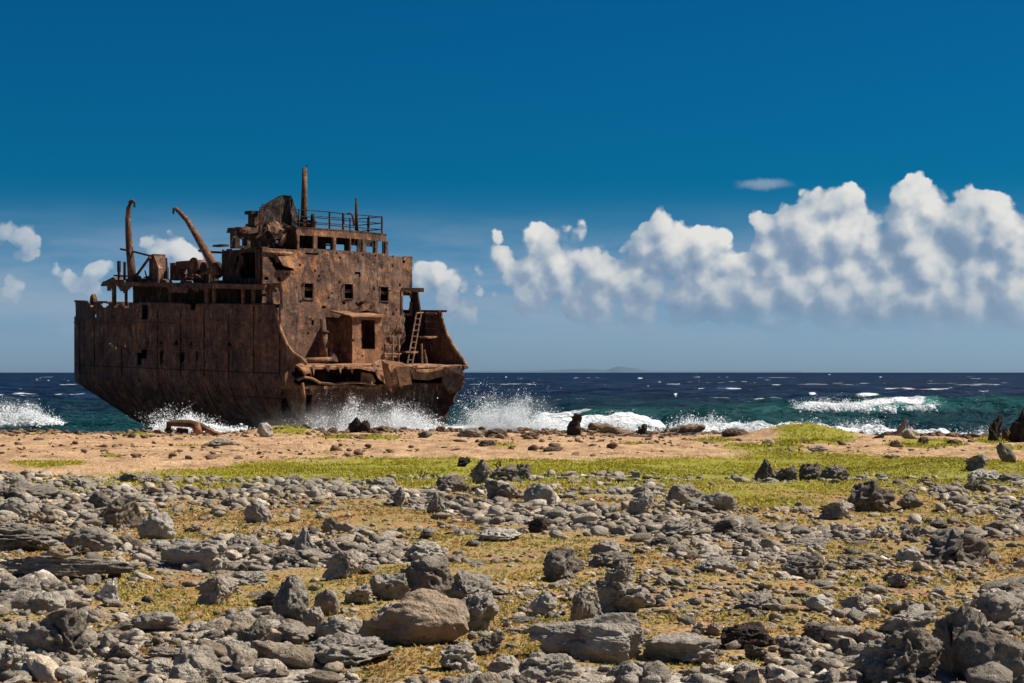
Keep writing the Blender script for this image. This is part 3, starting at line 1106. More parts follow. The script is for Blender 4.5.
front = wall_front('bridge_front', UF, VF0, VF1, DECK + 0.02, BRIDGE_TOP + 0.02, wins + [far_open], M['wall'], 41, 0.15, 0.09, front_mask)
for (a, b, c, d) in wins:                           # window coamings
    f = MB()
    t = 0.045
    f.box(a - t, b + t, UF - 0.07, UF - 0.02, d, d + t * 1.3)
    f.box(a - t, b + t, UF - 0.08, UF - 0.02, c - t, c)
    f.box(a - t, a, UF - 0.05, UF - 0.02, c, d)
    f.box(b, b + t, UF - 0.05, UF - 0.02, c, d)
    f.build('window_frame', M['wall'], front)
# torn plate hanging on the front, left of the windows
a, z = fr(277, 256, UF)
b, z2 = fr(295, 269, UF)
MB().prism([(a, UF - .04, z), (b - .1, UF - .10, z + .1), (b, UF - .30, z2 + .15), (b - .5, UF - .42, z2), (a + .25, UF - .34, z2 + .12)], (0.02, 0.05, 0.02)).build('torn_plate', M['wall'], ship)
a, z = fr(262, 252, UF)
b, z2 = fr(292, 253.5, UF)
MB().tube([(a, UF - .08, z), ((a + b) / 2, UF - .1, z + .02), (b, UF - .08, z2)], 0.07, 6).build('bent_pipe', M['plate'], ship, True)

# sides, back and roof of the bridge block
US0, US1 = UF, sd_(222, 250, 1.0)[0]
door_hole = rect_s(240, 252, 257, 278, 1.0)


def side_mask(cu, cz, px, py):
    k = ~in_poly(px, py, [(241,278),(239,270),(243,262),(241,253),(257,252),(258,278)])
    k &= ~in_poly(px, py, [(236,256),(239,256),(236,272),(234,272)])
    k &= cz < BRIDGE_TOP - 0.06 + 0.14 * vnoise(np.stack([cu * 1.7, cu * 0, cz * 0], -1), 32)
    return k


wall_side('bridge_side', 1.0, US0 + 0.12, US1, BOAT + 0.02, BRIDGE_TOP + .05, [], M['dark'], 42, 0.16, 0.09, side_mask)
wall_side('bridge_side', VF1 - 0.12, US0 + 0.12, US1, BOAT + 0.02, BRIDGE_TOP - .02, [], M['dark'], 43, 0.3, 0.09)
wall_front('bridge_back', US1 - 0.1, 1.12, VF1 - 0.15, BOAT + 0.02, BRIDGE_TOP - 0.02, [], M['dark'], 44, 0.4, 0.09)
MB().box(1.02, VF1 - 0.02, UF + 0.1, US1 - 0.02, BRIDGE_TOP - 0.16, BRIDGE_TOP - 0.03).build('bridge_roof', M['iron'], ship)
pl = MB()
for k in range(2):
    a, z = sd_(259.5 - 2.5 * k, 253, 0.98)
    pl.box(0.90, 1.02, a - 0.06, a + 0.06, BOAT, BRIDGE_TOP - 0.1)
pl.build('corner_stiffener', M['iron'], ship)

# deckhouse below the boat deck, set back behind the covered side deck
under = lambda cu, cz, px, py: cz < BZ(cu) - .12
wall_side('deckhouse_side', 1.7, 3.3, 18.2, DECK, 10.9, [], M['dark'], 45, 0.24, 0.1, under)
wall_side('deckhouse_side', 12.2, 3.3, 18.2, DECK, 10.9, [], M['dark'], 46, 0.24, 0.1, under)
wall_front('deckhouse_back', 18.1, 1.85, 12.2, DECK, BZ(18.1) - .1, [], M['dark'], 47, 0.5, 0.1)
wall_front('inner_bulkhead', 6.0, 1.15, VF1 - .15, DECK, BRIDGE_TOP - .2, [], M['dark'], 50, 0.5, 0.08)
# posts of the covered side deck; arched plates near the bridge
for px, w in ((114, .30), (126, .13), (170, .10), (207, .34), (214, .22), (243, .16)):
    u, _ = sd_(px, 295, 0.15)
    MB().box(0.08, 0.24, u - w / 2, u + w / 2, float(hull_top(u)) - 0.2, BZ(u) - 0.2).build('side_post', M['hull'], ship)


def arch_mask(cu, cz, px, py):
    k = ~in_poly(px, py, [(254,303.5),(254,289),(256,286.5),(261,286.5),(265,290),(266,296),(266,303.5)])
    k &= ~in_poly(px, py, [(272,303.5),(272,291),(274,288),(278,288),(280,292),(280,303.5)])
    return k


ua, _ = sd_(282, 290, 0.2)
ub, _ = sd_(251, 290, 0.2)
wall_side('arched_screen', 0.2, ua, ub, 8.8, BOAT - 0.02, [], M['hull'], 48, 0.11, 0.08, arch_mask)
# front bulkhead joining the side screen to the bridge front
a, b = 0.15, 1.05
wall_front('screen_front', ua + 0.05, a, b + 0.4, DECK + 0.05, BOAT + 0.1, [], M['wall'], 49, 0.2, 0.08)
MB().box(0.1, 1.2, ua + .1, UF + 0.1, BOAT - .1, BOAT + 0.02).build('screen_roof', M['iron'], ship)
# boat deck edge beam, broken at its after end
u0, _ = sd_(266, 282, -0.05)
u1, _ = sd_(108, 282, 0.0)
edge = MB()
for (p, q) in ((u0, 6.8), (6.85, 10.2)):
    edge.tube([(0, p, BZ(p) - .11), (0, q, BZ(q) - .11)], 0.19, 4)
pts = []
for s in np.linspace(0.16, 0.46, 60):
    x, u = hull_xy(np.array(s), np.array(8.5))
    if 10.2 < u < 19.2:
        pts.append((float(x) - .02, float(u), BZ(u) - 0.11 + 0.02 * math.sin(u * 2)))
edge.tube(pts, 0.17, 4)
edge.build('deck_edge_beam', M['iron'], ship)
# torn fascia under the edge of the boat deck
fs_s = np.linspace(0.150, 0.40, 150)
FP = np.zeros((150, 6, 3))
for i_, s_ in enumerate(fs_s):
    x_, u_ = hull_xy(np.array(s_), np.array(8.5))
    FP[i_, :, 0], FP[i_, :, 1] = float(x_) + .03, float(u_)
    FP[i_, :, 2] = BZ(float(u_)) - .72 + np.linspace(0, .60, 6)
FP[..., 0] += .04 * fbm(FP * 1.5, 2, 93)
fc = (FP[:-1, :-1] + FP[1:, 1:]) / 2
fk = (fc[..., 1] > 3.6) & (fc[..., 1] < 18.9) & (fc[..., 2] - BZ(fc[..., 1]) > -.42 + .28 * fbm(np.stack([fc[..., 1] * .9, fc[..., 1] * 0, fc[..., 1] * 0], -1), 3, 94))
sheet('deck_fascia', FP, fk, (.06, 0, 0), M['hull'], ship)
u2, z2 = sd_(101, 284, 2.2)
u3, z3 = sd_(112, 279, 2.2)
MB().prism([(2.0, u3 - .8, z3 - .1), (2.3, u3, z3 + .15), (2.3, u2, z2 + .12), (2.2, u2 + .1, z2 - .15), (2.0, u3, z3 - .3)], (0.9, 0.1, 0.05)).build('torn_deck_tip', M['iron'], ship)
u2, z2 = sd_(93, 300, 2.6)
MB().prism([(2.5, u2 - .28, z2 - .35), (2.5, u2 + .3, z2 - .35), (2.5, u2 + .22, z2 + .2), (2.5, u2, z2 + .42), (2.5, u2 - .2, z2 + .1)], (0.35, 0.05, 0)).build('bollard', M['iron'], ship)

# ---------------- boat davits and wreckage on the boat deck
VD = 0.75


def path_s(pts, v):
    return [(v, *sd_(x, y, v)) for x, y in pts]


def davit(pts, rad, label):
    o = MB().tube(path_s(pts, VD), rad, 6).build('davit', M['iron'], ship, True)
    o['label'] = label
    tip = path_s(pts[-2:], VD)
    MB().tube([tip[1], tuple(np.add(tip[1], (0, 0, -0.28)))], 0.07, 6).build('davit_hook', M['dark'], o)
    b = path_s(pts[:1], VD)[0]
    MB().box(b[0] - .3, b[0] + .3, b[1] - .3, b[1] + .3, BZ(b[1]) - 0.05, BZ(b[1]) + 0.25).build('davit_foot', M['iron'], o)


davit([(132,279),(131,264),(129.5,248),(128.5,232),(128,218),(128.7,208),(130.5,202),(133,200.5),(134.5,203)],
      [.30, .27, .25, .22, .19, .16, .14, .12, .10], 'upright curved davit arm')
davit([(219,275),(211,261),(203,247),(195,233),(187,220),(180,212.5),(175.5,208.5),(173.5,209.5)],
      [.34, .31, .27, .23, .19, .16, .13, .10], 'leaning davit arm')
MB().tube(path_s([(120.5,249),(135,252),(151,256)], VD + .1), 0.07, 5).build('stay_bar', M['dark'], ship)
MB().tube(path_s([(199,250.5),(212,252),(224,252.5)], VD + .6), 0.08, 5).build('stay_bar', M['dark'], ship)
MB().tube(path_s([(137,275),(150,257)], VD + .3), [.10, .10], 5).build('brace', M['iron'], ship)
for px, y0 in ((119, 261), (124.7, 262)):
    MB().tube(path_s([(px, y0), (px, 280)], 1.2), 0.10, 6).build('stanchion', M['dark'], ship)
MB().tube(path_s([(114,275.5),(128,276)], 1.2), 0.06, 5).build('stanchion_rail', M['dark'], ship)
MB().tube(path_s([(119,261),(119,272)], 1.0), 0.13, 6).build('stanchion_cap', M['dark'], ship)
w = MB()
for (x0, x1, y0, y1, v0, v1) in ((149,154,255,279,1.5,2.4),):
    a, _ = sd_(x1, y0, v0)
    b, z1 = sd_(x0, y0, v0)
    w.prism([(v0, a, BZ(a)), (v0, b, BZ(a)), (v0, b, z1), (v0, a, z1 + .05)], (v1 - v0, 0, 0))
w.build('winch_frame', M['iron'], ship)
w = MB()
a, z0 = sd_(158.5, 268, 1.5); b, z1 = sd_(154, 262, 1.5)
w.prism([(1.5, a, BZ(a)), (1.5, b, BZ(a)), (1.5, b, z1 + .4), (1.5, (a+b)/2, z1), (1.5, a, z0)], (.8, 0, 0))
w.build('winch_housing', M['wall'], ship)
MB().tube(path_s([(166.3,258),(167.3,280)], 1.6), [.06, .09], 5).build('stanchion', M['dark'], ship)
w = MB()
for (x0, x1, y0, y1) in ((170,175,263,280), (176,192,261.5,268), (187,192,268,280), (176,179,268,280), (179,182,274,280)):
    a, zb = sd_(x1, y1, 2.4); b, zt = sd_(x0, y0, 2.4)
    w.box(2.4, 3.0, a, b, zb, zt)
w.build('broken_skylight', M['iron'], ship)
c = path_s([(197, 266)], 2.2)[0]
w = MB().tube([(2.0, c[1], c[2]), (3.2, c[1], c[2])], 0.42, 12)
w.tube([(1.9, c[1], c[2]), (2.0, c[1], c[2])], 0.55, 12)
w.box(2.2, 3.0, c[1] - .4, c[1] + .4, BZ(c[1]), c[2])
w.build('winch_drum', M['iron'], ship)
c = path_s([(206, 268)], 2.2)[0]
w = MB().tube([(2.0, c[1], c[2]), (3.2, c[1], c[2] + .1)], 0.38, 10)
w.box(2.2, 3.0, c[1] - .3, c[1] + .5, BZ(c[1]), c[2])
w.build('winch_drum', M['dark'], ship)
MB().tube(path_s([(196,277),(205,273),(212,271)], 1.6), .11, 5).build('fallen_bar', M['iron'], ship)
MB().tube(path_s([(184,279),(196,275),(203,279)], 1.3), .08, 5).build('fallen_bar', M['iron'], ship)
for k, (x, y) in enumerate(((141,277),(147,278),(163,277.5),(183,278),(213,277))):
    c = path_s([(x, y)], 1.2)[0]
    g_ = BZ(c[1]) - .03
    MB().prism([(c[0], c[1] - .5, g_), (c[0], c[1] + .45, g_), (c[0], c[1] + .2, g_ + .32), (c[0], c[1] - .3, g_ + .22)], (.5, .1, .05)).build('scrap_lump', M['iron'], ship)

for k in range(16):                                    # loose bars and angle iron left on the boat deck
    px_ = random.choice([random.uniform(138, 165), random.uniform(165, 222)])
    v_ = random.uniform(.8, 4.0)
    u_, _ = sd_(px_, 275, v_)
    g_ = BZ(u_)
    if k % 2:
        h_ = random.uniform(.3, 1.0)
        MB().tube([(v_, u_, g_ - .05), (v_ + random.uniform(-.2, .2), u_ + random.uniform(-.25, .25), g_ + h_)], [.06, .04], 4).build('bent_bar', M['iron'] if k % 3 else M['dark'], ship)
    else:
        q_ = random.uniform(.3, .8)
        MB().prism([(v_, u_ - q_, g_ - .05), (v_, u_ + q_, g_ - .05), (v_ + .1, u_ + q_ * .6, g_ + random.uniform(.15, .5)), (v_, u_ - q_ * .5, g_ + random.uniform(.1, .7))], (.12, .2, .04)).build('scrap_plate', M['iron'], ship)

# ---------------- wheelhouse
UW = 3.75
BT = BRIDGE_TOP - 0.03
va, zr = fr(296.5, 226.5, UW)
vb, _ = fr(386.5, 232.6, UW)
ZR = 14.02
fasc = 0.52


def wfront(t):                                      # slightly bowed front
    v = va + (vb - va) * t
    return v, UW - 0.35 * (1 - (2 * t - 1) ** 2)


roof = MB()
NB = 12
pts = [(*wfront(k / NB), ZR - 0.14) for k in range(NB + 1)] + [(vb, UW + 3.0, ZR - .14), (va, UW + 3.0, ZR - .14)]
roof.prism(pts, (0, 0, 0.14))
wr = roof.build('wheelhouse_roof', M['iron'], ship)
for k in range(NB):
    p, q = wfront(k / NB), wfront((k + 1) / NB)
    MB().prism([(*p, ZR - fasc), (*q, ZR - fasc), (*q, ZR - .02), (*p, ZR - .02)], (0.0, 0.09, 0)).build('fascia_plate', M['wall'], ship)
    e = MB()
    e.prism([(p[0], p[1] - .05, BT), (q[0], q[1] - .05, BT), (q[0], q[1] - .05, BT + .16), (p[0], p[1] - .05, BT + .16)], (0, .16, 0))
    e.build('wheelhouse_sill', M['wall'], ship)
for px, w in ((297.8, .16), (313, .30), (331, .22), (346.5, .10), (361, .28), (374.5, .22), (386.5, .24)):
    v, _ = fr(px, 242, UW)
    t = np.clip((v - va) / (vb - va), 0, 1)
    u = wfront(t)[1]
    MB().box(v - w / 2, v + w / 2, u - .04, u + .12, BT, ZR - fasc + .05).build('wheelhouse_post', M['wall'], ship)
UB = UW + 2.9
for px0, px1 in ((290, 326), (331, 334), (345, 349), (357.5, 365), (373.5, 377), (383, 386)):
    v, _ = fr(px0, 240, UB)
    v2, _ = fr(px1, 240, UB)
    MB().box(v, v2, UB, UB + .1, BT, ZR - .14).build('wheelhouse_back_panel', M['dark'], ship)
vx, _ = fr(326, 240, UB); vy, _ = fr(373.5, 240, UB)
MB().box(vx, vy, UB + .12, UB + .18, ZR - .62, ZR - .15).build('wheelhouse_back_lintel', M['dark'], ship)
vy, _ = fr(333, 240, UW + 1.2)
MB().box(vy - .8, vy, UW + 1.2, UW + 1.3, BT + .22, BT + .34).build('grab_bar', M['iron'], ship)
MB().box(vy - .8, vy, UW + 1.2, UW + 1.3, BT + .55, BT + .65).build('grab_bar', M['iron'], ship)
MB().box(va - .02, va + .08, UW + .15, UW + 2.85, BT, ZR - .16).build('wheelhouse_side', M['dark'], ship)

# railing round the wheelhouse roof
UR = UW + 0.15
rail = bpy.data.objects.new('roof_railing', None)
COL.objects.link(rail)
rail.parent = ship
posts = []
for px, r, ytop in ((299, .045, 207), (329.5, .06, 207.5), (343.2, .085, 208), (350, .045, 213), (369, .05, 211), (382, .065, 212.5)):
    v, _ = fr(px, 220, UR)
    zt = ZR + (1.12 if px != 350 else .85)
    MB().tube([(v, UR, ZR - .05), (v, UR, zt)], r, 6).build('post', M['dark'] if px != 343.2 else M['iron'], rail)
    posts.append(v)
for u in (UR + 1.4, UR + 2.6):
    MB().tube([(posts[-1], u, ZR - .05), (posts[-1], u, ZR + 1.1)], .05, 6).build('post', M['dark'], rail)
for h in (1.1, .68, .28):
    a = MB()
    v0 = fr(297, 220, UR)[0]
    a.tube([(v0, UR, ZR + h), (posts[1], UR, ZR + h + .01), (posts[2], UR, ZR + h - .02), (posts[-1], UR, ZR + h)], .034, 5)
    a.tube([(posts[-1], UR, ZR + h), (posts[-1], UR + 2.6, ZR + h)], .034, 5)
    if h > .5:
        a.tube([(posts[-1], UR + 2.6, ZR + h), (posts[2], UR + 2.7, ZR + h)], .03, 5)
    a.build('rail', M['dark'], rail)
v, _ = fr(312.5, 225, UR)
MB().tube([(v, UR, ZR - .02), (v + .02, UR, ZR + .82), (v + .05, UR, ZR + .9)], [.15, .14, .1], 8).build('vent_pipe', M['dark'], ship, True)
v, _ = fr(356.5, 225, UR)
o = MB().tube([(v, UR, ZR - .05), (v - .02, UR, ZR + 2.15)], [.12, .085], 8).build('signal_post', M['dark'], ship, True)
MB().tube([(v, UR - .05, ZR + .05), (v + .25, UR, ZR - .02)], [.16, .1], 6).build('post_foot', M['iron'], o)
gp = [fr(x, y, UR - .3) for x, y in ((354,226),(353.5,219),(352,214.5),(349.5,213),(347.5,214))]
MB().tube([(a, UR - .3, b) for a, b in gp], [.08, .075, .07, .07, .06], 7).build('gooseneck_pipe', M['iron'], ship, True)
# mast
v, _ = fr(304, 225, UW + .6)
d_ = UW + .6
mp = [fr(x, y, d_) for x, y in ((303.5,226),(304,214),(304.2,195),(304.6,168))]
mast = MB().tube([(a, d_, b) for a, b in mp], [.26, .22, .19, .16], 9).build('mast', M['iron'], ship, True)
mp = [fr(x, y, d_ + .1) for x, y in ((306.5,190),(307.2,164))]
MB().tube([(a, d_ + .1, b) for a, b in mp], [.045, .03], 5).build('mast_rod', M['dark'], mast)
a, b = fr(304, 222, d_)
MB().box(a - .3, a + .75, d_ - .3, d_ + .3, b - .3, b + .12).build('mast_step', M['iron'], mast)

# crumpled funnel casing and collapsed chartroom left of the mast
def crumple(name, poly, u0, depth, mat, seed, amp=.18, nd=5):
    """A bent plate box: pixel outline on plane y=u0, given depth, dented all over."""
    from_px = [fr(x, y, u0) for x, y in poly]
    bm = bmesh.new()
    vs = [bm.verts.new((a, u0, b)) for a, b in from_px]
    f = bm.faces.new(vs)
    r = bmesh.ops.extrude_face_region(bm, geom=[f])
    for e in r['geom']:
        if isinstance(e, bmesh.types.BMVert):
            e.co.y += depth
    bmesh.ops.triangulate(bm, faces=bm.faces[:])
    for _ in range(nd):
        bmesh.ops.subdivide_edges(bm, edges=[e for e in bm.edges if e.calc_length() > .35], cuts=1)
        bmesh.ops.triangulate(bm, faces=bm.faces[:])
    P = np.array([v.co for v in bm.verts])
    D = np.stack([fbm(P * 1.1, 3, seed + k) for k in range(3)], -1) * amp
    for v, dd in zip(bm.verts, D):
        v.co.x += dd[0]; v.co.y += dd[1] * 1.6; v.co.z += dd[2]
    bmesh.ops.recalc_face_normals(bm, faces=bm.faces[:])
    me = bpy.data.meshes.new(name)
    bm.to_mesh(me); bm.free()
    return link(name, me, mat, ship)


crumple('crumpled_funnel', [(263,226),(263,213),(270,204),(277,198),(285,195),(291,195.5),(293,200),(297,210),(299,226)], UW + 1.2, .55, M['dark'], 61, .07)
crumple('collapsed_casing', [(263,247),(262,236),(265,228),(272,222),(280,223),(288,225),(297,226),(297,247)], UW + .9, .5, M['dark'], 62, .10)
crumple('torn_casing_plate', [(266,224),(276,219),(284,224),(286,228),(278,230),(274,240),(270,234),(266,231)], UW + .55, .12, M['wall'], 63, .16)
crumple('torn_casing_plate', [(279,244),(281,236),(285,234),(284,241),(281,246)], UW + .7, .1, M['wall'], 64, .1)
# open frame at the end of the bridge roof
w = MB()
VQ = UW + 1.0
for (x0, x1, y0, y1) in ((235,240,231,248), (240,258,231,238.5), (247,258,238.5,248), (240,247,245.5,248), (253,258,213,231), (257,263,212,248)):
    a, zt = fr(x0, y0, VQ); b, _ = fr(x1, y0, VQ); _, zb = fr(x0, y1, VQ)
    w.box(a, b, VQ, VQ + .5, max(zb, BT - .02), zt)
w.build('chartroom_frame', M['dark'], ship)
crumple('bent_roof_scrap', [(240,232),(241,227),(247,226),(256,228),(258,224),(262,222),(262,232),(250,233)], UW + .8, 1.2, M['iron'], 65, .1)
a, z = fr(250.5, 213, VQ); b, z2 = fr(258, 212.5, VQ)
MB().box(a, b, VQ - .1, VQ + .6, z2 - .12, z2 + .08).build('roof_stub', M['dark'], ship)
for x, y in ((260.5, 207), (262.5, 204), (280, 206)):
    a, z = fr(x, y, VQ - .3)
    MB().tube([(a, VQ - .3, BT + .9), (a, VQ - .3, z)], .05, 5).build('bare_rod', M['iron'], ship)
hp = [fr(x, y, UW) for x, y in ((231,247),(231.5,241),(233,238),(236,236))]
MB().tube([(a, UW, b) for a, b in hp], .06, 5).build('hand_hoop', M['dark'], ship)
a, z = fr(222.5, 244, UW); b, _ = fr(229, 244, UW)
MB().box(a, b, UW, UW + 1, BT - .02, z).build('roof_locker', M['dark'], ship)

# ---------------- deck in front of the bridge
UD = 1.3
da, _ = fr(352.5, 340, UD); db, _ = fr(382, 340, UD)
zt = fr(352.5, 317, UD)[1]
zt2 = fr(382, 316, UD)[1]
house = bpy.data.objects.new('deck_cabin', None)
COL.objects.link(house); house.parent = ship


def sub_wall(name, P, keep, off, mat):
    o = sheet(name, P, keep, off, mat, house)
    return o


hole = rect_f(361, 320, 375, 349, UD)
vs, zs = cuts(da, db, .14, hole[:2]), cuts(DECK + .02, zt, .14, hole[2:])
P = np.zeros((len(vs), len(zs), 3)); P[..., 0] = vs[:, None]; P[..., 1] = UD; P[..., 2] = zs[None]
P[..., 1] += .03 * fbm(P * 1.5, 3, 71)
cv = (vs[:-1] + vs[1:])[:, None] / 2 + 0 * zs[None, 1:]
cz = (zs[:-1] + zs[1:])[None] / 2 + 0 * vs[1:, None]
k = ~((cv > hole[0]) & (cv < hole[1]) & (cz > hole[2]) & (cz < hole[3]))
k &= vnoise(np.stack([cv * 3, cv * 0, cz * 3], -1), 5) < .82
sub_wall('front_wall', P, k, (0, .08, 0), M['plate'])
MB().box(da, da + .07, UD + .09, UF - .06, DECK + .02, zt).build('side_wall', M['iron'], house)
MB().box(db - .07, db, UD + .09, UF - .06, DECK + .02, zt2 - .1).build('side_wall', M['iron'], house)
MB().prism([(da - .35, UD - .25, zt - .02), (db + .1, UD - .2, zt2 - .05), (db + .1, UF - .2, zt2 + .25), (da - .3, UF - .2, zt + .35)], (0, 0, .09)).build('roof_plate', M['plate'], house)
a, z = fr(358, 311, UD + 1); b, z2 = fr(370, 304, UD + 1)
crumple('crumpled_hood', [(350,313),(357,308),(366,304.5),(371,301),(374,303),(377,308),(381,314),(368,311),(360,313)], UD + .9, .9, M['iron'], 72, .12)
MB().box(fr(343, 350, UD + .6)[0], da - .02, UD + .9, UD + 1.3, DECK + .05, DECK + .62).build('step', M['iron'], house)
MB().box(fr(344, 350, UD + .6)[0], da - .02, UD + 1.0, UD + 1.2, DECK + .9, DECK + 1.0).build('step', M['iron'], house)

# ventilator trunk with its cowl gone
a, _ = fr(323.5, 340, UD + .9)
zc = fr(323.5, 319, UD + .9)[1]
o = MB().tube([(a, UD + .9, DECK), (a, UD + .9, zc - .8), (a, UD + .9, zc - .75), (a - .05, UD + .9, zc)], [.27, .25, .19, .17], 10).build('ventilator', M['wall'], ship, True)
MB().tube([(a, UD + .9, zc - .86), (a, UD + .9, zc - .72)], [.31, .31], 10).build('flange', M['iron'], o, True)
# windlass roller on the deck, pipes
a, z = fr(306, 359.5, -.3); b, _ = fr(331, 359.5, -.3)
MB().tube([(a, -.3, DECK + .2), (b, -.3, DECK + .26)], .15, 8).build('deck_pipe', M['plate'], ship, True)
a, z = fr(304, 357, -.2)
crumple('deck_scrap', [(301,361),(303,357),(306,358),(308,362)], -.4, .5, M['plate'], 73, .06, 2)
crumple('deck_scrap', [(333,362),(332,356),(334,352),(336,357),(337,362)], .2, .4, M['iron'], 74, .06, 2)
# broken stub walls between cabin and far ladder
crumple('torn_bulkhead', [(384,357),(384,345),(387,338),(393,334),(396,322),(401,316),(405,318),(404,340),(400,352),(398,358)], 2.2, .1, M['wall'], 75, .12)
MB().tube([(fr(385, 345, 1.2)[0], 1.2, fr(385, 345, 1.2)[1]), (fr(394, 345, 1.2)[0], 1.2, fr(394, 345, 1.2)[1])], .05, 5).build('pipe_rail', M['plate'], ship)
MB().tube([(fr(384, 355, 1.2)[0], 1.2, fr(384, 354, 1.2)[1]), (fr(401, 354, 1.2)[0], 1.2, fr(401, 354, 1.2)[1])], .06, 5).build('pipe_rail', M['plate'], ship)
for x in (392.5, 398.5):
    a, z = fr(x, 337, 1.2)
    MB().tube([(a, 1.2, DECK), (a, 1.2, z)], .07, 6).build('pipe_post', M['plate'], ship)

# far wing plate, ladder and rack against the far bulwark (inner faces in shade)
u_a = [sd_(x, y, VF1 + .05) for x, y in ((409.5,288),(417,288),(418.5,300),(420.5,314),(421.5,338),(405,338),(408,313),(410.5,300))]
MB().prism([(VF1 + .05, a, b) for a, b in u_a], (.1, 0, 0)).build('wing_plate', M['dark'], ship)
a, z = fr(402, 289.5, UF - .1); b, _ = fr(417, 289.5, UF - .6)
MB().prism([(a, UF - .12, z - .12), (VF1 + .2, UF - .9, z - .16), (VF1 + .2, UF - .9, z + .12), (a, UF - .12, z + .12)], (0, .1, 0)).build('wing_beam', M['wall'], ship)
lad = bpy.data.objects.new('ladder', None)
COL.objects.link(lad); lad.parent = ship


def lad_pt(px, py, u):
    a, b = fr(px, py, u)
    return np.array([a, u, b])


A0, A1 = lad_pt(407, 366, -.2), lad_pt(416.5, 313, 2.2)
off = np.array([.75, .35, 0])
for o_ in (0 * off, off):
    MB().tube([A0 + o_, A1 + o_], .05, 5).build('stringer', M['iron'], lad)
for k in range(1, 9):
    q = A0 + (A1 - A0) * k / 9
    MB().tube([q, q + off], .035, 4).build('rung', M['iron'], lad)
q = A1
MB().tube([q, q + np.array([.9, .4, .05]), q + np.array([1.8, .9, .08])], .05, 5).build('handrail', M['plate'], lad)
a, b = fr(408, 352, .3)
MB().box(a - .3, a + .8, .2, .8, b - .06, b + .06).build('tread', M['wall'], lad)
rack = bpy.data.objects.new('rung_rack', None)
COL.objects.link(rack); rack.parent = ship
for y in (313.5, 321.5, 328.5):
    q = [(13.75, *sd_(x, y, 13.75)) for x in (425, 436.5)]
    MB().tube(q, .055, 5).build('bar', M['plate'], rack)
q = [(13.8, *sd_(426.5, y, 13.8)) for y in (312, 335)]
MB().tube(q, .06, 5).build('upright', M['iron'], rack)
q = [(13.6, *sd_(x, y, 13.6)) for x, y in ((425,336.5),(438,337.5))]
MB().prism([q[0], q[1], tuple(np.add(q[1], (-.9, 0, -.1))), tuple(np.add(q[0], (-.9, 0, -.1)))], (0, 0, .1)).build('bracket_shelf', M['plate'], ship)
for x0, x1, y0 in ((421.5, 422, 344), (424, 427, 350)):
    a, z = fr(x0, y0, .8)
    b, z2 = fr(x1, 366, .4)
    MB().tube([(a, .8, z), (b, .4, DECK)], .08, 6).build('pipe_post', M['iron'], ship)
q = [sd_(x, y, 13.55) for x, y in ((404,338),(440,339),(460,364),(404,364))]

# ---------------- the break below the deck
wall_front('broken_bulkhead', 1.3, 0.15, 13.85, 4.3, DECK - .12, [], M['dark'], 81, .4, .1)


def low_mask(cv, cz, px, py):
    half = 7 - 3.1 * (np.clip((4.6 - cz) / 4.6, 0, 1)) ** 1.35
    return np.abs(cv - 7) < half - .1


wall_front('lower_bulkhead', 0.35, 0.1, 13.9, -.6, 4.3, [rect_f(306, 395, 312, 412, .35)], M['hull'], 82, .3, .1, low_mask)


def hang(name, pts, off, mat, seed):
    """Torn plate: list of (px, py, u) corners."""
    P = [(fr(x, y, u)[0], u, fr(x, y, u)[1]) for x, y, u in pts]
    return MB().prism(P, off).build(name, mat, ship)


hang('hanging_plate', [(372,364,-1.3),(381,360,-1.0),(404,363,-1.3),(402,373,-1.5),(397,384,-1.1),(388,386,-.9),(378,378,-1.2)], (0.02, .1, .03), M['plate'], 1)
hang('hanging_plate', [(396,367,-1.62),(409,366,-1.62),(412,384,-1.35),(400,386,-1.25)], (0, .08, .02), M['plate'], 2)
hang('hanging_plate', [(410,368,-1.5),(436,367,-1.6),(446,370,-1.5),(444,376,-1.4),(430,380,-1.2),(414,379,-1.3)], (0, .1, -.02), M['plate'], 3)
hang('hanging_plate', [(444,367,-1.65),(462,368,-1.6),(465,377,-1.4),(460,390,-1.0),(450,394,-.8),(443,382,-1.2)], (0, .12, 0), M['wall'], 4)
hang('hanging_plate', [(362,372,-.9),(372,374,-1.1),(376,381,-1.2),(372,386,-1.0),(361,383,-.8)], (0, .1, .02), M['plate'], 5)
hang('hanging_plate', [(285,374,-1.55),(288,371,-1.5),(287.5,384,-1.5),(285,386,-1.45)], (.03, .06, 0), M['plate'], 6)
# curled strips on the lower ledge
for pts, r in (([(297,380,-1.1),(304,377,-1.2),(312,378.5,-1.2),(320,383,-1.1)], .09), ([(302,383,-1.1),(303,392,-1.0),(304,398,-.9)], .12),
               ([(320,383,-1.0),(335,384,-1.0),(352,382.5,-1.1),(372,383,-1.1)], .08), ([(299,370,-1.2),(306,369.5,-1.2),(312,370,-1.2)], .05),
               ([(305,370,-1.2),(305,378,-1.2)], .05), ([(311,370,-1.2),(311,378,-1.2)], .05)):
    MB().tube([(fr(x, y, u)[0], u, fr(x, y, u)[1]) for x, y, u in pts], r, 6).build('curled_strip', M['plate'], ship, True)
for k in range(26):                                   # ragged teeth along both torn edges
    v = .6 + k * .51 + .2 * random.random()
    z, u = (DECK - .1, U0 + .2) if k % 2 else (4.2, -.75)
    a, h = .12 + .2 * random.random(), .15 + .5 * random.random()
    MB().prism([(v - a, u, z), (v + a, u + .03, z + .02), (v + a * .3, u + .1 * random.random(), z - h)], (.02, .05, 0)).build('torn_tooth', M['plate'] if k % 3 else M['iron'], ship)


# ------------------------------------------------------------------ coral rocks
def ico(n):
    bm = bmesh.new()
    bmesh.ops.create_icosphere(bm, subdivisions=n, radius=1)
    v = np.array([q.co[:] for q in bm.verts])
    f = np.array([[q.index for q in fc.verts] for fc in bm.faces])
    bm.free()
    return v, f


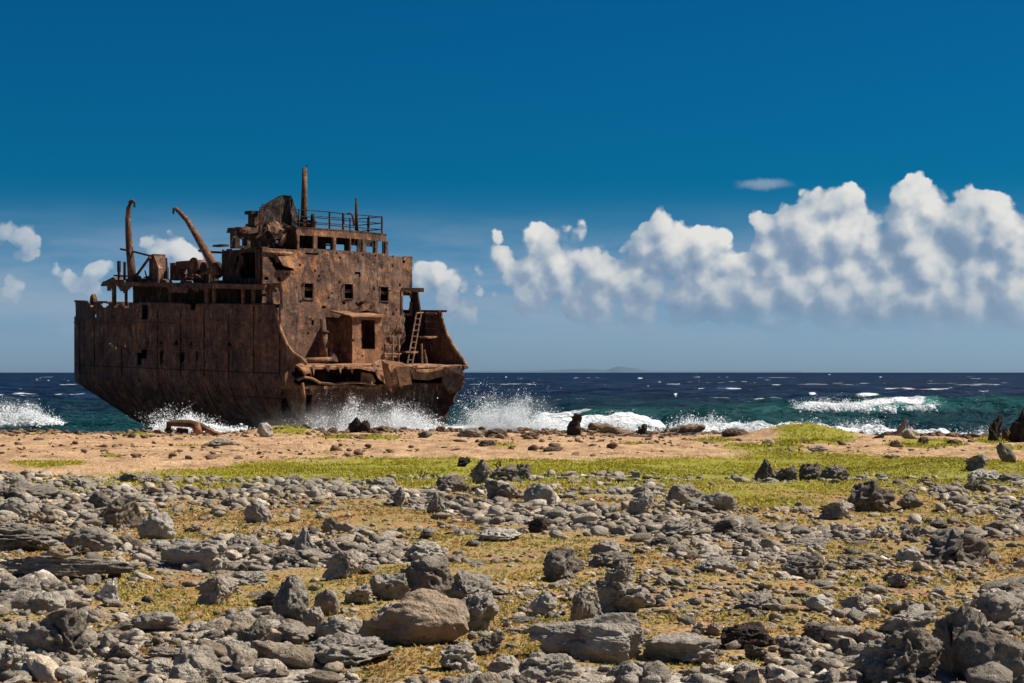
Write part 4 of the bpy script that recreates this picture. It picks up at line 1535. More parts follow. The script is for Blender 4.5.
ICO = {n: ico(n) for n in (1, 2, 3, 4, 5, 6)}


def rock_shape(v, seed, kind, amp_k=1.0):
    r = np.random.default_rng(seed)
    q = v.copy()
    nplane, lo, hi = {'round': (5, .72, .95), 'craggy': (13, .42, .85), 'slab': (7, .55, .9), 'spike': (8, .5, .85), 'long': (6, .6, .92)}[kind]
    off = r.uniform(-50, 50, 3)
    if kind == 'slab':
        q = q * np.array([1, .8, .8])
    for _ in range(nplane):
        n = r.normal(size=3)
        n /= np.linalg.norm(n)
        c = r.uniform(lo, hi)
        dn = q @ n
        q = np.where((dn > c)[:, None], q - (dn - c)[:, None] * n * .92, q)
    if kind == 'spike':
        q[:, :2] *= (1.05 - .34 * np.clip((q[:, 2:3] + .6) / 1.6, 0, 1))
    ln = 1 + .26 * fbm(v * 1.1 + off, 2, seed)
    amp = {'round': .11, 'craggy': .23, 'slab': .18, 'spike': .20, 'long': .15}[kind] * amp_k
    rid = 1 - np.abs(fbm(v * 2.6 + off, 3, seed + 9)) * 2
    ln = ln + amp * .55 * rid + amp * .7 * fbm(v * 5.2 + off, 3, seed + 5) + amp * .24 * fbm(v * 11 + off, 3, seed + 6)
    if kind == 'craggy':                               # deep solution holes
        pit = np.clip(fbm(v * 3.3 - off, 2, seed + 7) - .35, 0, 1)
        ln = ln - pit * .45
    if kind == 'long':
        ln = ln + .12 * np.sin(v[:, 0:1] * 5 + r.uniform(0, 6))[:, 0]
    q = q * ln[:, None]
    q -= (q.max(0) + q.min(0)) / 2
    return q / np.abs(q).max(0)


ROCK = {}
for kind, cnt in (('round', 5), ('craggy', 7), ('slab', 4), ('spike', 3), ('long', 3)):
    ROCK[kind] = []
    for k in range(cnt):
        V, F = ICO[5]
        me = mesh_np('coral_rock', rock_shape(V, 100 + 17 * k + len(kind) * 1000, kind), F, True)
        me.materials.append(M['rock'])
        ROCK[kind].append(me)

dtab = np.geomspace(7, 110, 800)
ytab = to_px(0 * dtab, dtab)[1]


def d_of(py):
    return float(np.interp(-py, -ytab, dtab))


ROCKS = []          # (x, d, half width, short name)


def rock_obj(px, py, w, h, kind, mat, label, short=None, lift=0.0, rz=None, deep=.8, unique=False, tilt=0.0, zpix=None, dset=None, group=None, cat='rock'):
    """A rock whose image in the frame is about w x h pixels round (px, py)."""
    w, h = w * 1.07, h * 1.14
    d = d_of(py + h * .42)
    d += .25 * w * d / FPX
    if dset: d = dset
    X = (px - 512) / FPX * d
    sx = w / 2 * d / FPX
    sz = h / 2 * d / FPX * 1.25
    sy = max(sx * deep, .05)
    if unique:
        V, F = ICO[6 if w > 80 else 5]
        me = mesh_np('coral_rock', rock_shape(V, int(px * 7 + py), kind, .5 if mat == 'rock_tan' else .72), F, True)
        me.materials.append(M['rock'])
    else:
        me = ROCK[kind][int(px * 3 + py) % len(ROCK[kind])]
    o = link('coral_rock', me)
    o.material_slots[0].link = 'OBJECT'
    o.material_slots[0].material = M[mat]
    o.scale = (sx, sy, sz)
    zg = float(gz(X, d))
    o.location = (X, d, zg + sz * .60 + lift) if zpix is None else (X, d, EYE - (zpix - 372) / FPX * d)
    o.rotation_euler = (0, tilt, rng.uniform(-.25, .25) if rz is None else rz)
    tag(o, label, cat, group)
    ROCKS.append((X, d, sx, short, o))
    return o


R, DK, LT, TN = 'rock', 'rock_dark', 'rock_light', 'rock_tan'
HERO = [
    # px, py, w, h, kind, material, label, short name used by neighbours
    (413,630,106,48,'round',TN,'large smooth tan boulder in the foreground left of centre','the tan boulder',1),
    (585,651,112,42,'long',R,'large rounded grey boulder lying lengthwise at the bottom centre','the long grey boulder',1),
    (68,573,148,16,'long',R,'long beam-like grey rock over a shaded hollow at the left edge','the beam rock',1),
    (8,544,112,24,'craggy',R,'broad grey hump behind the beam rock at the left edge','the grey hump',1),
    (895,660,90,52,'craggy',DK,'big craggy grey boulder, leftmost of the cluster in the bottom right corner','the corner cluster',1),
    (960,640,62,66,'craggy',DK,'tall dark boulder in the middle of the bottom right corner cluster','the tall corner boulder',1),
    (992,662,74,46,'round',DK,'rounded grey boulder at the right of the bottom right corner cluster',None,1),
    (954,549,70,32,'craggy',DK,'big dark wedge boulder standing alone near the right edge','the dark wedge boulder',1),
    (871,494,44,30,'craggy',DK,'big black-looking boulder in the upper right rock band','the black boulder',1),
    (748,635,52,22,'slab','rock_black','almost black slab tilted among pale stones, bottom right of centre','the black slab',1),
    (801,577,42,25,'craggy',DK,'pitted dark grey boulder standing alone right of centre','the pitted boulder',1),
    (562,574,42,27,'craggy',DK,'dark double-humped boulder in the middle of the field','the double-humped boulder',1),
    (589,622,38,38,'craggy',R,'rough upright grey boulder just above the long grey boulder','the rough upright boulder',1),
    (617,589,28,26,'craggy',DK,'dark blocky rock right of centre, above the rough upright boulder','the dark blocky rock',0),
    (625,610,54,30,'craggy',R,'low jagged grey rock behind the long grey boulder',None,0),
    (290,607,38,42,'spike',R,'upright pointed grey boulder left of the tan boulder','the pointed boulder',1),
    (327,610,24,24,'round',DK,'round dark stone beside the pointed boulder',None,0),
    (314,622,22,18,'round',R,'small round stone at the foot of the pointed boulder',None,0),
    (345,571,46,26,'craggy',R,'humped grey rock with a dark shaded face above the pointed boulder','the humped rock',0),
    (389,594,38,24,'craggy',R,'jagged grey block at the left of the crag behind the tan boulder',None,1),
    (428,584,54,38,'craggy',DK,'dark broken crag rising behind the tan boulder','the dark crag',1),
    (470,596,46,30,'craggy',R,'craggy grey shoulder right of the dark crag',None,1),
    (478,622,40,34,'craggy',R,'craggy grey block touching the right end of the tan boulder',None,1),
    (338,636,44,24,'round',R,'pitted grey stone just left of the tan boulder',None,0),
    (347,660,88,24,'slab',R,'wide low grey slab in front of the tan boulder','the wide slab',0),
    (253,638,36,26,'craggy',DK,'dark lumpy rock below and left of the pointed boulder','the dark lump',0),
    (198,665,46,32,'round',DK,'smooth dark round boulder at the bottom left','the smooth dark boulder',1),
    (184,676,32,22,'round',R,'grey stone touching the smooth dark boulder at the bottom edge',None,0),
    (160,668,28,18,'round',R,'small round stone left of the smooth dark boulder',None,0),
    (62,630,62,40,'craggy',DK,'knobbly dark rock with a hump on top at lower left','the knobbly rock',1),
    (118,517,42,30,'craggy',DK,'dark craggy round boulder at the upper left of the field','the craggy round boulder',1),
    (101,502,26,17,'round',DK,'dark stone just behind the craggy round boulder',None,0),
    (31,493,54,17,'long',DK,'long dark rounded rock on the grass at the left edge','the long dark rock',0),
    (16,512,32,18,'round',R,'grey rounded rock below the long dark rock at the left edge',None,0),
    (14,482,26,12,'slab',R,'flat grey rock above the long dark rock, touching the left edge',None,0),
    (157,533,36,24,'round',LT,'pale domed rock right of the craggy round boulder','the pale domed rock',0),
    (93,546,56,22,'round',R,'grey domed rock behind the beam rock','the domed rock',0),
    (59,551,27,9,'round',TN,'flat pinkish tan stone lying on top of the beam rock',None,0),
    (18,587,46,23,'long',R,'ribbed grey rock under the left end of the beam rock',None,0),
    (46,601,42,20,'round',R,'grey stone in front of the shaded hollow at the left edge',None,0),
    (111,593,20,20,'craggy','rock_white','small bright white stone beside the shaded hollow','the white stone',0),
    (196,557,70,26,'long',R,'long grey ridge rock below the pale domed rock','the ridge rock',1),
    (217,591,42,28,'craggy',R,'rounded craggy rock below the ridge rock','the rock below the ridge',0),
    (157,625,42,16,'round',R,'low grey stone right of the knobbly rock',None,0),
    (243,548,34,15,'slab',R,'flat-topped grey rock right of the ridge rock',None,0),
    (237,650,36,13,'slab',LT,'flat pale stone below the dark lump',None,0),
    (14,656,34,24,'craggy',R,'grey rock at the lower left edge below the knobbly rock',None,0),
    (258,516,27,20,'round',LT,'smooth pale egg-shaped stone at the upper left of centre','the egg-shaped stone',0),
    (306,543,22,24,'spike',LT,'pale cone-shaped stone standing among flat rubble','the cone stone',0),
    (249,581,38,12,'long',LT,'long pale stone right of the rock below the ridge',None,0),
    (291,560,34,12,'slab',DK,'flat dark stone below the cone stone',None,0),
    (383,489,28,12,'slab',LT,'flat pale rock at the grass edge left of centre',None,0),
    (447,487,22,13,'craggy',DK,'dark block at the grass edge, top centre',None,0),
    (437,510,20,20,'spike',R,'brownish upright rock below the grass edge, left of centre',None,0),
    (399,503,13,18,'spike',R,'small upright grey stone left of the brownish upright rock',None,0),
    (332,529,18,15,'spike',R,'small leaning stone above the cone stone',None,0),
    (454,490,32,15,'slab',DK,'dark flat-topped rock below the dark block at the grass edge','the flat-topped rock',0),
    (480,479,20,22,'spike',DK,'dark upright rock on the grass near the dry twig',None,0),
    (506,479,32,16,'craggy',DK,'dark low rock on the grass under the dry twig','the twig rock',0),
    (524,473,18,18,'craggy',DK,'small dark block right of the dry twig',None,0),
    (464,464,14,9,'craggy','rock_black','black square block alone on the green grass',None,0),
    (540,501,31,22,'round',LT,'smooth light grey dome below the dry twig','the light dome',0),
    (501,499,32,20,'craggy',R,'pair-like grey rock left of the light dome',None,0),
    (539,528,26,14,'craggy','rock_black','black perforated rock in the centre of the field','the black perforated rock',0),
    (606,546,30,13,'round',LT,'pale smooth oval stone right of centre','the pale oval stone',0),
    (612,563,50,15,'craggy',R,'low wide grey rock under the pale oval stone',None,0),
    (549,677,58,22,'long',R,'long grey rock at the bottom edge in front of the long grey boulder',None,0),
    (504,672,34,16,'round',R,'round grey stone at the bottom edge left of centre',None,0),
    (459,669,40,26,'craggy',R,'grey rock at the bottom edge below the tan boulder',None,0),
    (488,656,32,22,'craggy',DK,'dark rock between the tan boulder and the long grey boulder',None,0),
    (424,554,36,16,'slab',LT,'pale flat boulder above the dark crag',None,0),
    (543,613,26,22,'round',LT,'light brown faceted rock left of the rough upright boulder',None,0),
    (640,506,26,22,'craggy',R,'grey rock left of the twin rounded rocks',None,0),
    (625,677,34,20,'round',R,'grey stone at the bottom edge right of the long grey boulder',None,0),
    (500,541,42,10,'slab',LT,'thin pale slab left of the black perforated rock',None,0),
    (767,468,25,22,'spike',DK,'dark upright rock at the left end of the upper right rock band','the upright band rock',0),
    (788,473,26,18,'craggy',DK,'dark rock just right of the upright band rock',None,0),
    (812,470,24,16,'craggy',DK,'dark jagged rock in the middle of the upper right rock band',None,0),
    (834,478,30,16,'craggy',DK,'dark low rock in the band left of the black boulder',None,0),
    (685,498,36,19,'round',R,'left one of the twin rounded rocks right of centre','the twin rounded rocks',0),
    (719,504,34,17,'round',R,'right one of the twin rounded rocks right of centre',None,0),
    (698,509,30,10,'slab',LT,'flat light stone in front of the twin rounded rocks',None,0),
    (682,656,74,24,'slab',R,'wide flat pitted slab left of the black slab','the pitted slab',1),
    (700,632,14,10,'round',TN,'left one of two small tan cobbles above the pitted slab',None,0),
    (714,632,15,11,'round',TN,'right one of two small tan cobbles above the pitted slab',None,0),
    (716,576,42,13,'slab',LT,'pale flat slab left of the pitted boulder','the pale flat slab',0),
    (726,527,32,15,'craggy',DK,'dark humped rock below the twin rounded rocks',None,0),
    (837,509,36,17,'craggy',R,'grey rock below and left of the black boulder',None,0),
    (756,651,24,14,'craggy',DK,'small dark rock under the black slab',None,0),
    (744,673,26,16,'round',R,'round grey stone at the bottom edge below the black slab',None,0),
    (820,613,28,15,'round',LT,'pale rounded stone below the pitted boulder',None,0),
    (682,531,44,15,'craggy',R,'jumbled grey rock below the flat light stone right of centre',None,0),
    (910,498,26,13,'slab',DK,'dark flat rock touching the black boulder on the right',None,0),
    (908,560,29,15,'round',LT,'pale grey stone touching the left foot of the dark wedge boulder',None,0),
    (1003,611,54,30,'round',DK,'dark rounded boulder at the right edge above the corner cluster',None,1),
    (908,626,56,22,'craggy',R,'grey pitted rock above the corner cluster',None,0),
    (1006,457,14,20,'spike',DK,'dark slab leaning on edge near the right end of the sand','the leaning slab',0),
    (978,464,28,15,'craggy',DK,'dark domed rock left of the leaning slab',None,0),
    (1011,477,32,11,'slab',R,'flat grey slab at the right edge below the leaning slab',None,0),
    (971,486,17,14,'craggy',DK,'small dark pointed rock below the dark domed rock',None,0),
    (947,492,34,8,'slab',R,'thin flat rock right of the black boulder',None,0),
    (985,474,34,12,'slab',LT,'light flat rock between the dark domed rock and the right edge',None,0),
    (856,613,34,18,'craggy',R,'grey rock right of the pale rounded stone',None,0),
    (797,648,36,20,'craggy',R,'grey rock right of the black slab',None,0),
    (878,533,18,12,'spike',R,'small brownish stone below the black boulder',None,0),
    (911,535,20,14,'craggy',DK,'small dark rock above the dark wedge boulder',None,0),
    (858,573,28,9,'slab',R,'thin grey slab right of the pitted boulder',None,0),
    (850,676,26,16,'round',DK,'dark stone at the bottom edge left of the corner cluster',None,0),
    (1015,654,30,26,'craggy',R,'grey rock cut by the right edge beside the corner cluster',None,0),
    (765,673,20,12,'round',R,'small grey stone at the bottom edge right of the round grey stone',None,0),
]
for (px_, py_, w_, h_, kd, mt, lb, sh, uq) in HERO:
    kw = {}
    if sh == 'the beam rock': kw = dict(lift=.05, rz=-.06, deep=.24)
    if lb.startswith('flat pinkish'): kw = dict(zpix=552, dset=d_of(580) + .12)
    if sh == 'the ridge rock': kw = dict(rz=-.45, deep=.45)
    if sh == 'the long grey boulder': kw = dict(deep=.45, rz=-.12)
    if sh == 'the leaning slab': kw = dict(tilt=-.5)
    if sh == 'the tan boulder': kw = dict(deep=.6)
    rock_obj(px_, py_, w_, h_, kd, mt, lb, sh, unique=bool(uq), group='coral rocks strewn over the ground', **kw)

# dark rocks and stones along the water's edge
SHORE = [
    (355,428,14,14,'spike','rock_black','black pointed rock at the water edge in front of the wreck','the black pointed rock'),
    (365,429,12,12,'round','rock_black','black round rock touching the black pointed rock',None),
    (333,432,9,6,'round',DK,'small dark stone left of the black pointed rock',None),
    (324,432,8,6,'spike','rock_white','small whitish stone left of the black pointed rock',None),
    (265,433,16,12,'round','rock_light','pale round boulder on the sand before the green mound under the bow',None),
    (250,427,18,9,'craggy','rock_black','black driftwood-like rock behind the pale round boulder',None),
    (222,442,36,8,'slab',DK,'flat dark rock lying on the sand left of the pale round boulder',None),
    (470,434,26,9,'round',DK,'dark greenish rock at the water edge right of the wreck',None),
    (496,434,24,8,'slab','rock_brown','flat brown rock at the water edge under the big splash',None),
    (425,436,15,7,'craggy',DK,'dark stone at the water edge under the right end of the wreck',None),
    (531,435,16,6,'craggy','rock_brown','low brown rock at the water edge left of the rusty stump',None),
    (487,445,18,6,'slab','rock_brown','brown flat rock on the sand below the big splash',None),
    (552,449,18,5,'slab','rock_brown','low brown stone on the sand left of the grass-edge stump',None),
    (995,430,16,26,'craggy','rock_black','tall black pointed rock at the water edge near the right edge','the tall black rock'),
    (1006,436,10,12,'spike','rock_brown','brown pointed stone leaning beside the tall black rock',None),
    (1021,427,24,32,'craggy','rock_black','big black rock at the water edge cut by the right edge',None),
    (878,438,13,9,'craggy','rock_black','small black rock at the water edge left of the leaning stick',None),
    (911,440,18,9,'round','rock_tan','pale tan boulder at the water edge right of the leaning stick',None),
    (923,442,12,7,'craggy','rock_brown','brown stone right of the pale tan boulder',None),
    (895,446,12,7,'craggy','rock_brown','brown stone below the leaning stick',None),
    (735,436,26,7,'slab','rock_brown','flat reddish brown rock at the water edge right of the wood heap',None),
    (818,448,20,6,'round',R,'grey rounded stone at the foot of the green mound',None),
    (893,456,22,5,'round','rock_tan','tan rounded hump on the sand below the leaning stick',None),
    (955,443,16,5,'round','rock_brown','rounded brown stone at the water edge, right of the pale tan boulder',None),
    (768,443,12,5,'round',R,'small grey stone left of the green mound',None),
]
for (px_, py_, w_, h_, kd, mt, lb, sh) in SHORE:
    rock_obj(px_, py_, w_, h_, kd, mt, lb, sh, group='rocks along the water edge')


# ---- further single rocks: named after the landmark they lie by
LAND = [r for r in ROCKS if r[3]]
cand = []
tries = 0
while len(cand) < 300 - len(ROCKS) and tries < 20000:
    tries += 1
    shore = rng.random() < .17
    if shore:
        d = rng.uniform(86, 97); X = rng.uniform(-.31, .31) * d
        if d > shore_d(np.array([X]))[0] - .3 or d < shore_d(np.array([X]))[0] - 4:
            continue
        s = .16 + .22 * rng.random()
    else:
        d = 9.9 * (37 / 9.9) ** (rng.random() ** .75); X = rng.uniform(-.31, .31) * d
        if grass_cover(np.array([X]), np.array([d]))[0] > .5 and rng.random() < .85:
            continue
        if gold_cover(np.array([X]), np.array([d]))[0] > .5 and rng.random() < .78:
            continue
        s = (.070 + .095 * rng.random() ** 1.6) * (1 + .7 * sstep(18, 34, d))
    if any(math.hypot(X - a, d - b) < (c + s) * .85 for a, b, c, *_ in ROCKS) or any(math.hypot(X - q[0], d - q[1]) < (q[2] + s) * .8 for q in cand):
        continue
    cand.append((X, d, s, shore))
used_lab = {}
for (X, d, s, shore) in cand:
    kd = rng.choice(['round', 'craggy', 'slab', 'spike', 'long'], p=[.27, .43, .20, .02, .08])
    mt = rng.choice(['rock', 'rock_dark', 'rock_light', 'rock_tan'], p=[.58, .31, .08, .03]) if not shore else rng.choice(['rock_brown', 'rock_dark', 'rock_black'], p=[.6, .25, .15])
    hz = s * {'round': .55, 'craggy': .62, 'slab': .30, 'spike': 1.0, 'long': .38}[kd] * rng.uniform(.8, 1.2)
    wx_ = s * (1.5 if kd in ('long', 'slab') else 1.05)
    me = ROCK[kd][rng.integers(len(ROCK[kd]))]
    o = link('coral_rock', me)
    o.material_slots[0].link = 'OBJECT'
    o.material_slots[0].material = M[str(mt)]
    o.scale = (wx_, s, hz)
    o.location = (X, d, float(gz(X, d)) + hz * .55)
    o.rotation_euler = (rng.uniform(-.2, .2), rng.uniform(-.2, .2), rng.uniform(0, 6.28))
    tone = {'rock': 'grey', 'rock_dark': 'dark', 'rock_light': 'pale', 'rock_tan': 'tan', 'rock_brown': 'brown', 'rock_black': 'black'}[str(mt)]
    form = {'round': 'rounded', 'craggy': 'craggy', 'slab': 'flat', 'spike': 'upright', 'long': 'elongated'}[str(kd)]
    # nearest landmark as seen in the frame
    pa = np.array([512 + FPX * X / d, to_px(X, d)[1]])
    best, bd = None, 1e9
    for (lx, ld, lw, ls, lo) in LAND:
        pl_ = np.array([512 + FPX * lx / ld, to_px(lx, ld)[1]])
        q = np.hypot(*(pa - pl_))
        if q < bd:
            best, bd, bv = ls, q, pa - pl_
    side = 'right of' if abs(bv[0]) > 1.3 * abs(bv[1]) and bv[0] > 0 else 'left of' if abs(bv[0]) > 1.3 * abs(bv[1]) else 'below' if bv[1] > 0 else 'above'
    howfar = 'just ' if bd < 38 else 'close ' if bd < 75 else 'well '
    size = 'small ' if s * FPX / d < 11 else 'mid-sized ' if s * FPX / d < 19 else 'large '
    lb = f'{size}{form} {tone} rock {howfar}{side} {best}'
    tag(o, lb, 'rock', 'rocks along the water edge' if shore else 'coral rocks strewn over the ground')
    ROCKS.append((X, d, s, None, o))
    used_lab.setdefault(lb, []).append(o)
ORD = ['frontmost', 'second from front', 'third from front', 'fourth from front', 'rearmost']
for lb, os_ in used_lab.items():
    if len(os_) > 1:
        os_.sort(key=lambda o: o.location.y)
        for k, o in enumerate(os_[:5]):
            o['label'] = lb + ', ' + ORD[k]

# ---- the rest of the coral rubble, too many to count
def rubble(name, X, d, size, lo_tone, label, tint=(1, 1, 1)):
    global rng
    big = size > .07
    VV, FF, TT = [], [], []
    base = 0
    mid = ~big & (size / d > .0034)
    huge = big & (size / d > .0052)
    for lvl, sel in ((3, huge), (2, (big | mid) & ~huge), (1, ~big & ~mid)):
        F = ICO[lvl][1]
        ids = np.nonzero(sel)[0]
        pick = rng.integers(0, 10, len(ids))
        for k in range(10):
            j = ids[pick == k]
            if not len(j): continue
            B = base_shapes[lvl][k]
            n = len(j)
            sc = np.stack([rng.uniform(.8, 1.7, n), rng.uniform(.7, 1.2, n), rng.uniform(.35, .85, n)], -1) * size[j][:, None]
            V = B[None] * sc[:, None, :]
            a = rng.uniform(0, 6.283, n); c, s_ = np.cos(a)[:, None], np.sin(a)[:, None]
            ti = rng.uniform(-.35, .35, n)[:, None]
            V2 = V.copy()
            V2[..., 2] = V[..., 2] + ti * V[..., 0]
            Vx = c * V2[..., 0] - s_ * V2[..., 1]; Vy = s_ * V2[..., 0] + c * V2[..., 1]
            zg = gz(X[j], d[j]) + sc[:, 2] * rng.uniform(.15, .75, n)
            V = np.stack([Vx + X[j][:, None], Vy + d[j][:, None], V2[..., 2] + zg[:, None]], -1)
            tone = np.exp(rng.normal(lo_tone, .30, n))
            warm = rng.random(n) ** 3
            tcol3 = np.stack([tone * (1 + .12 * warm) * tint[0], tone * tint[1], tone * (1 - .14 * warm) * tint[2]], -1)
            VV.append(V.reshape(-1, 3)); TT.append(np.repeat(tcol3, len(B), 0))
            FF.append((F[None] + (base + np.arange(n) * len(B))[:, None, None]).reshape(-1, 3))
            base += n * len(B)
    me = mesh_np(name, np.concatenate(VV), np.concatenate(FF), True)
    me.materials.append(M['rubble'])
    vattr(me, 'tone', np.concatenate(TT))
    tag(link(name, me), label, 'rubble', kind='stuff')


base_shapes = {1: [], 2: [], 3: []}
for n in (1, 2, 3):
    V, F = ICO[n]
    for k in range(10):
        base_shapes[n].append(rock_shape(V, 700 + k * 13 + n, ['round', 'craggy', 'slab', 'craggy', 'round'][k % 5]))
N = 74000
d = 9.0 * (40 / 9.0) ** (rng.random(N) ** .92)
X = rng.uniform(-.43, .43, N) * (d + 1)
gc = grass_cover(X, d); go = gold_cover(X, d)
clump = n2(X, d, .5, 3, 88)
keepm = rng.random(N) < np.clip(0.62 - .46 * gc - .32 * go + .48 * clump, .03, 1)
X, d, go, gc = X[keepm], d[keepm], go[keepm], gc[keepm]
N = len(X)
size = np.exp(rng.normal(math.log(.027), .66, N)) * (1 + .75 * sstep(13, 34, d))
size = np.clip(size * np.where(gc > .4, .8, 1) * (1 - .45 * go), .010, .12)
rubble('coral_rubble', X, d, size, .0, 'small grey coral stones and rubble covering the foreground')

# stones on the bare sand and the dark line of rubble along the water
N = 11000
X = rng.uniform(-33, 33, N)
e = np.where(rng.random(N) < .62, -rng.exponential(2.0, N), -rng.uniform(0, 45, N))
d = shore_d(X) + e - .1
k = (d > 44) & (rng.random(N) < np.where(e > -5, 1.0, .5 + .8 * n2(X, d, .15, 3, 87)))
X, d, e = X[k], d[k], e[k]
size = np.clip(np.exp(rng.normal(math.log(.06), .6, len(X))) * np.where(e > -4, 1.15, .75), .025, .19)
rubble('shore_rubble', X, d, size, -.75, 'brown stones strewn along the water edge and over the sand', (1.15, .88, .70))


# ------------------------------------------------------------------ driftwood, scrap and dry twigs on the shore
def shore_pt(px, py, d=None):
    d = d_of(py) if d is None else d
    Xp = (px - 512) / FPX * d
    return np.array([Xp, d, float(gz(Xp, d))])


def lumpy(name, pts, rad, mat, label, cat, seed, sides=10, amp=.25, group=None):
    """A tapering, knotted body along a path; its origin stands at its first point."""
    P = [np.array(p, float) for p in pts]
    o0 = P[0].copy()
    fine, fr_ = [], []
    for k in range(len(P) - 1):
        for t in np.linspace(0, 1, 9)[:-1]:
            fine.append(P[k] * (1 - t) + P[k + 1] * t - o0); fr_.append(rad[k] * (1 - t) + rad[k + 1] * t)
    fine.append(P[-1] - o0); fr_.append(rad[-1])
    mb = MB().tube(fine, fr_, sides)
    V = np.array(mb.v)
    mr = max(rad)
    V += np.stack([fbm(V / mr * 1.1 + seed, 4, seed + k) for k in range(3)], -1) * amp * mr
    o = part(name, V, mb.f, mat, None, True)
    o.location = o0
    tag(o, label, cat, group)
    return o


def at(px, py, d):
    return np.array([(px - 512) / FPX * d, d, EYE - (py - 372) / FPX * d])


d1 = 90.5
lumpy('tree_stump', [at(575, 443, d1), at(574.5, 430, d1), at(577, 420, d1), at(578.5, 415, d1)], [.46, .38, .24, .08], M['rock_black'], 'dark rusty brown upright stump at the water edge, pointed at the top', 'stump', 3, 14, .45)
log = lumpy('driftwood_log', [at(590, 425.5, d1), at(606, 428.5, d1 + .2), at(622, 433.5, d1 + .3), at(640, 438.5, d1 + .4)], [.22, .26, .24, .16], M['wood'], 'weathered brown driftwood log slanting down to the right at the water edge', 'log', 5, 9, .35)
b = MB().tube([at(594, 427.5, d1) - at(590, 425.5, d1), at(592, 432.5, d1) - at(590, 425.5, d1)], [.09, .05], 6).build('branch_stub', M['wood'], log)
lumpy('driftwood_log', [at(596, 437.5, d1 - .3), at(612, 436.5, d1 - .3), at(630, 439.5, d1 - .3)], [.12, .17, .10], M['wood'], 'thinner driftwood branch lying under the slanting log', 'log', 6, 8, .3)
root = lumpy('root_snag', [at(644, 439.5, d1), at(645, 432.5, d1), at(647, 424.5, d1)], [.42, .26, .06], M['rock_black'], 'small black root snag with two prongs right of the slanting log', 'driftwood', 8, 9, .45)
MB().tube([at(642, 434.5, d1) - at(644, 439.5, d1), at(638.5, 426.5, d1) - at(644, 439.5, d1)], [.14, .05], 6).build('prong', M['rock_black'], root)
heap = lumpy('driftwood_log', [at(662, 436.5, d1), at(678, 431.5, d1), at(692, 428.5, d1), at(704, 427, d1)], [.12, .28, .26, .18], M['wood'], 'thick dark log, upper one of the wood heap right of the root snag', 'log', 9, 10, .3)
lumpy('driftwood_log', [at(660, 438.5, d1 - .4), at(678, 436.5, d1 - .4), at(700, 437, d1 - .4), at(712, 435.5, d1 - .4)], [.10, .22, .24, .12], M['rock_black'], 'lower log of the wood heap right of the root snag', 'log', 10, 10, .3)
lumpy('driftwood_branch', [at(668, 437.5, d1 + .3), at(667, 430.5, d1 + .3), at(668, 423.5, d1 + .3)], [.18, .12, .04], M['wood'], 'short upright branch at the left of the wood heap', 'branch', 11, 7, .4)
for k_, (xa, ya, xb, yb, ra_) in enumerate(((583,443,600,434,.09), (612,444,634,437,.08), (626,445,652,440,.10), (655,444,676,437,.09), (684,444,716,436,.10), (700,443,722,440,.12), (598,446,622,443,.07))):
    dk_ = d1 - .5 - .25 * k_
    lumpy('driftwood_branch', [at(xa, ya - 4, dk_), at((xa + xb) / 2, (ya + yb) / 2 - 5.5, dk_ + .2), at(xb, yb - 4, dk_ + .3)], [ra_, ra_ * 1.2, ra_ * .5], M['wood'],
          ['short branch propped against the foot of the rusty stump', 'thin branch crossing the lower half of the slanting log', 'bent branch under the root snag', 'branch leaning between the root snag and the wood heap',
           'long thin branch lying across the wood heap', 'stubby branch at the right end of the wood heap', 'pale thin branch lying on the sand before the slanting log'][k_], 'branch', 30 + k_, 7, .4, 'driftwood branches at the water edge')
d2 = 83.0
lumpy('leaning_stick', [at(890, 441, d2), at(896, 435, d2), at(902, 428, d2), at(907, 420.5, d2)], [.10, .12, .15, .09], M['wood'], 'brown stick leaning to the right among rocks at the water edge', 'stick', 12, 7, .35)
lumpy('rusty_spike', [at(909.5, 440, d2), at(910, 436, d2), at(909.5, 431, d2)], [.14, .11, .03], M['plate'], 'short orange rusty spike behind the pale tan boulder', 'spike', 13, 6, .2)
lumpy('thin_pole', [at(510, 437, 94), at(528, 427.5, 94)], [.035, .025], M['wood'], 'thin pale pole slanting up before the big splash', 'pole', 14, 5, .2)
lumpy('driftwood_branch', [at(546, 447, 80), at(555, 449, 80), at(563, 453, 80)], [.06, .10, .05], M['wood'], 'dark bent branch lying on the sand below the rusty stump', 'branch', 15, 7, .4)

# rusty hull scrap lying at the edge, left of the wreck's foot
d3 = 94.0
fr0 = bpy.data.objects.new('hull_scrap', None)
COL.objects.link(fr0)
fr0.location = shore_pt(190, 434, d3)
tag(fr0, 'rusty arched scrap frame from the hull lying at the water edge before the small splash', 'scrap metal')


def rel(px, py, d):
    return at(px, py, d) - np.array(fr0.location)


MB().tube([rel(168, 431, d3), rel(169, 424, d3), rel(176, 423, d3), rel(190, 423.5, d3), rel(200, 426, d3), rel(214, 432, d3)], [.22, .2, .2, .22, .2, .12], 6).build('frame_arch', M['iron'], fr0, True)
MB().tube([rel(195, 424, d3 - .3), rel(199, 434, d3 - .3)], [.26, .22], 6).build('frame_leg', M['wall'], fr0, True)
MB().tube([rel(177, 430, d3 + .2), rel(188, 431, d3 + .2)], [.14, .14], 6).build('frame_foot', M['iron'], fr0, True)
MB().tube([rel(206, 430, d3 - .4), rel(222, 435, d3 - .4)], [.15, .12], 6).build('frame_foot', M['wall'], fr0, True)


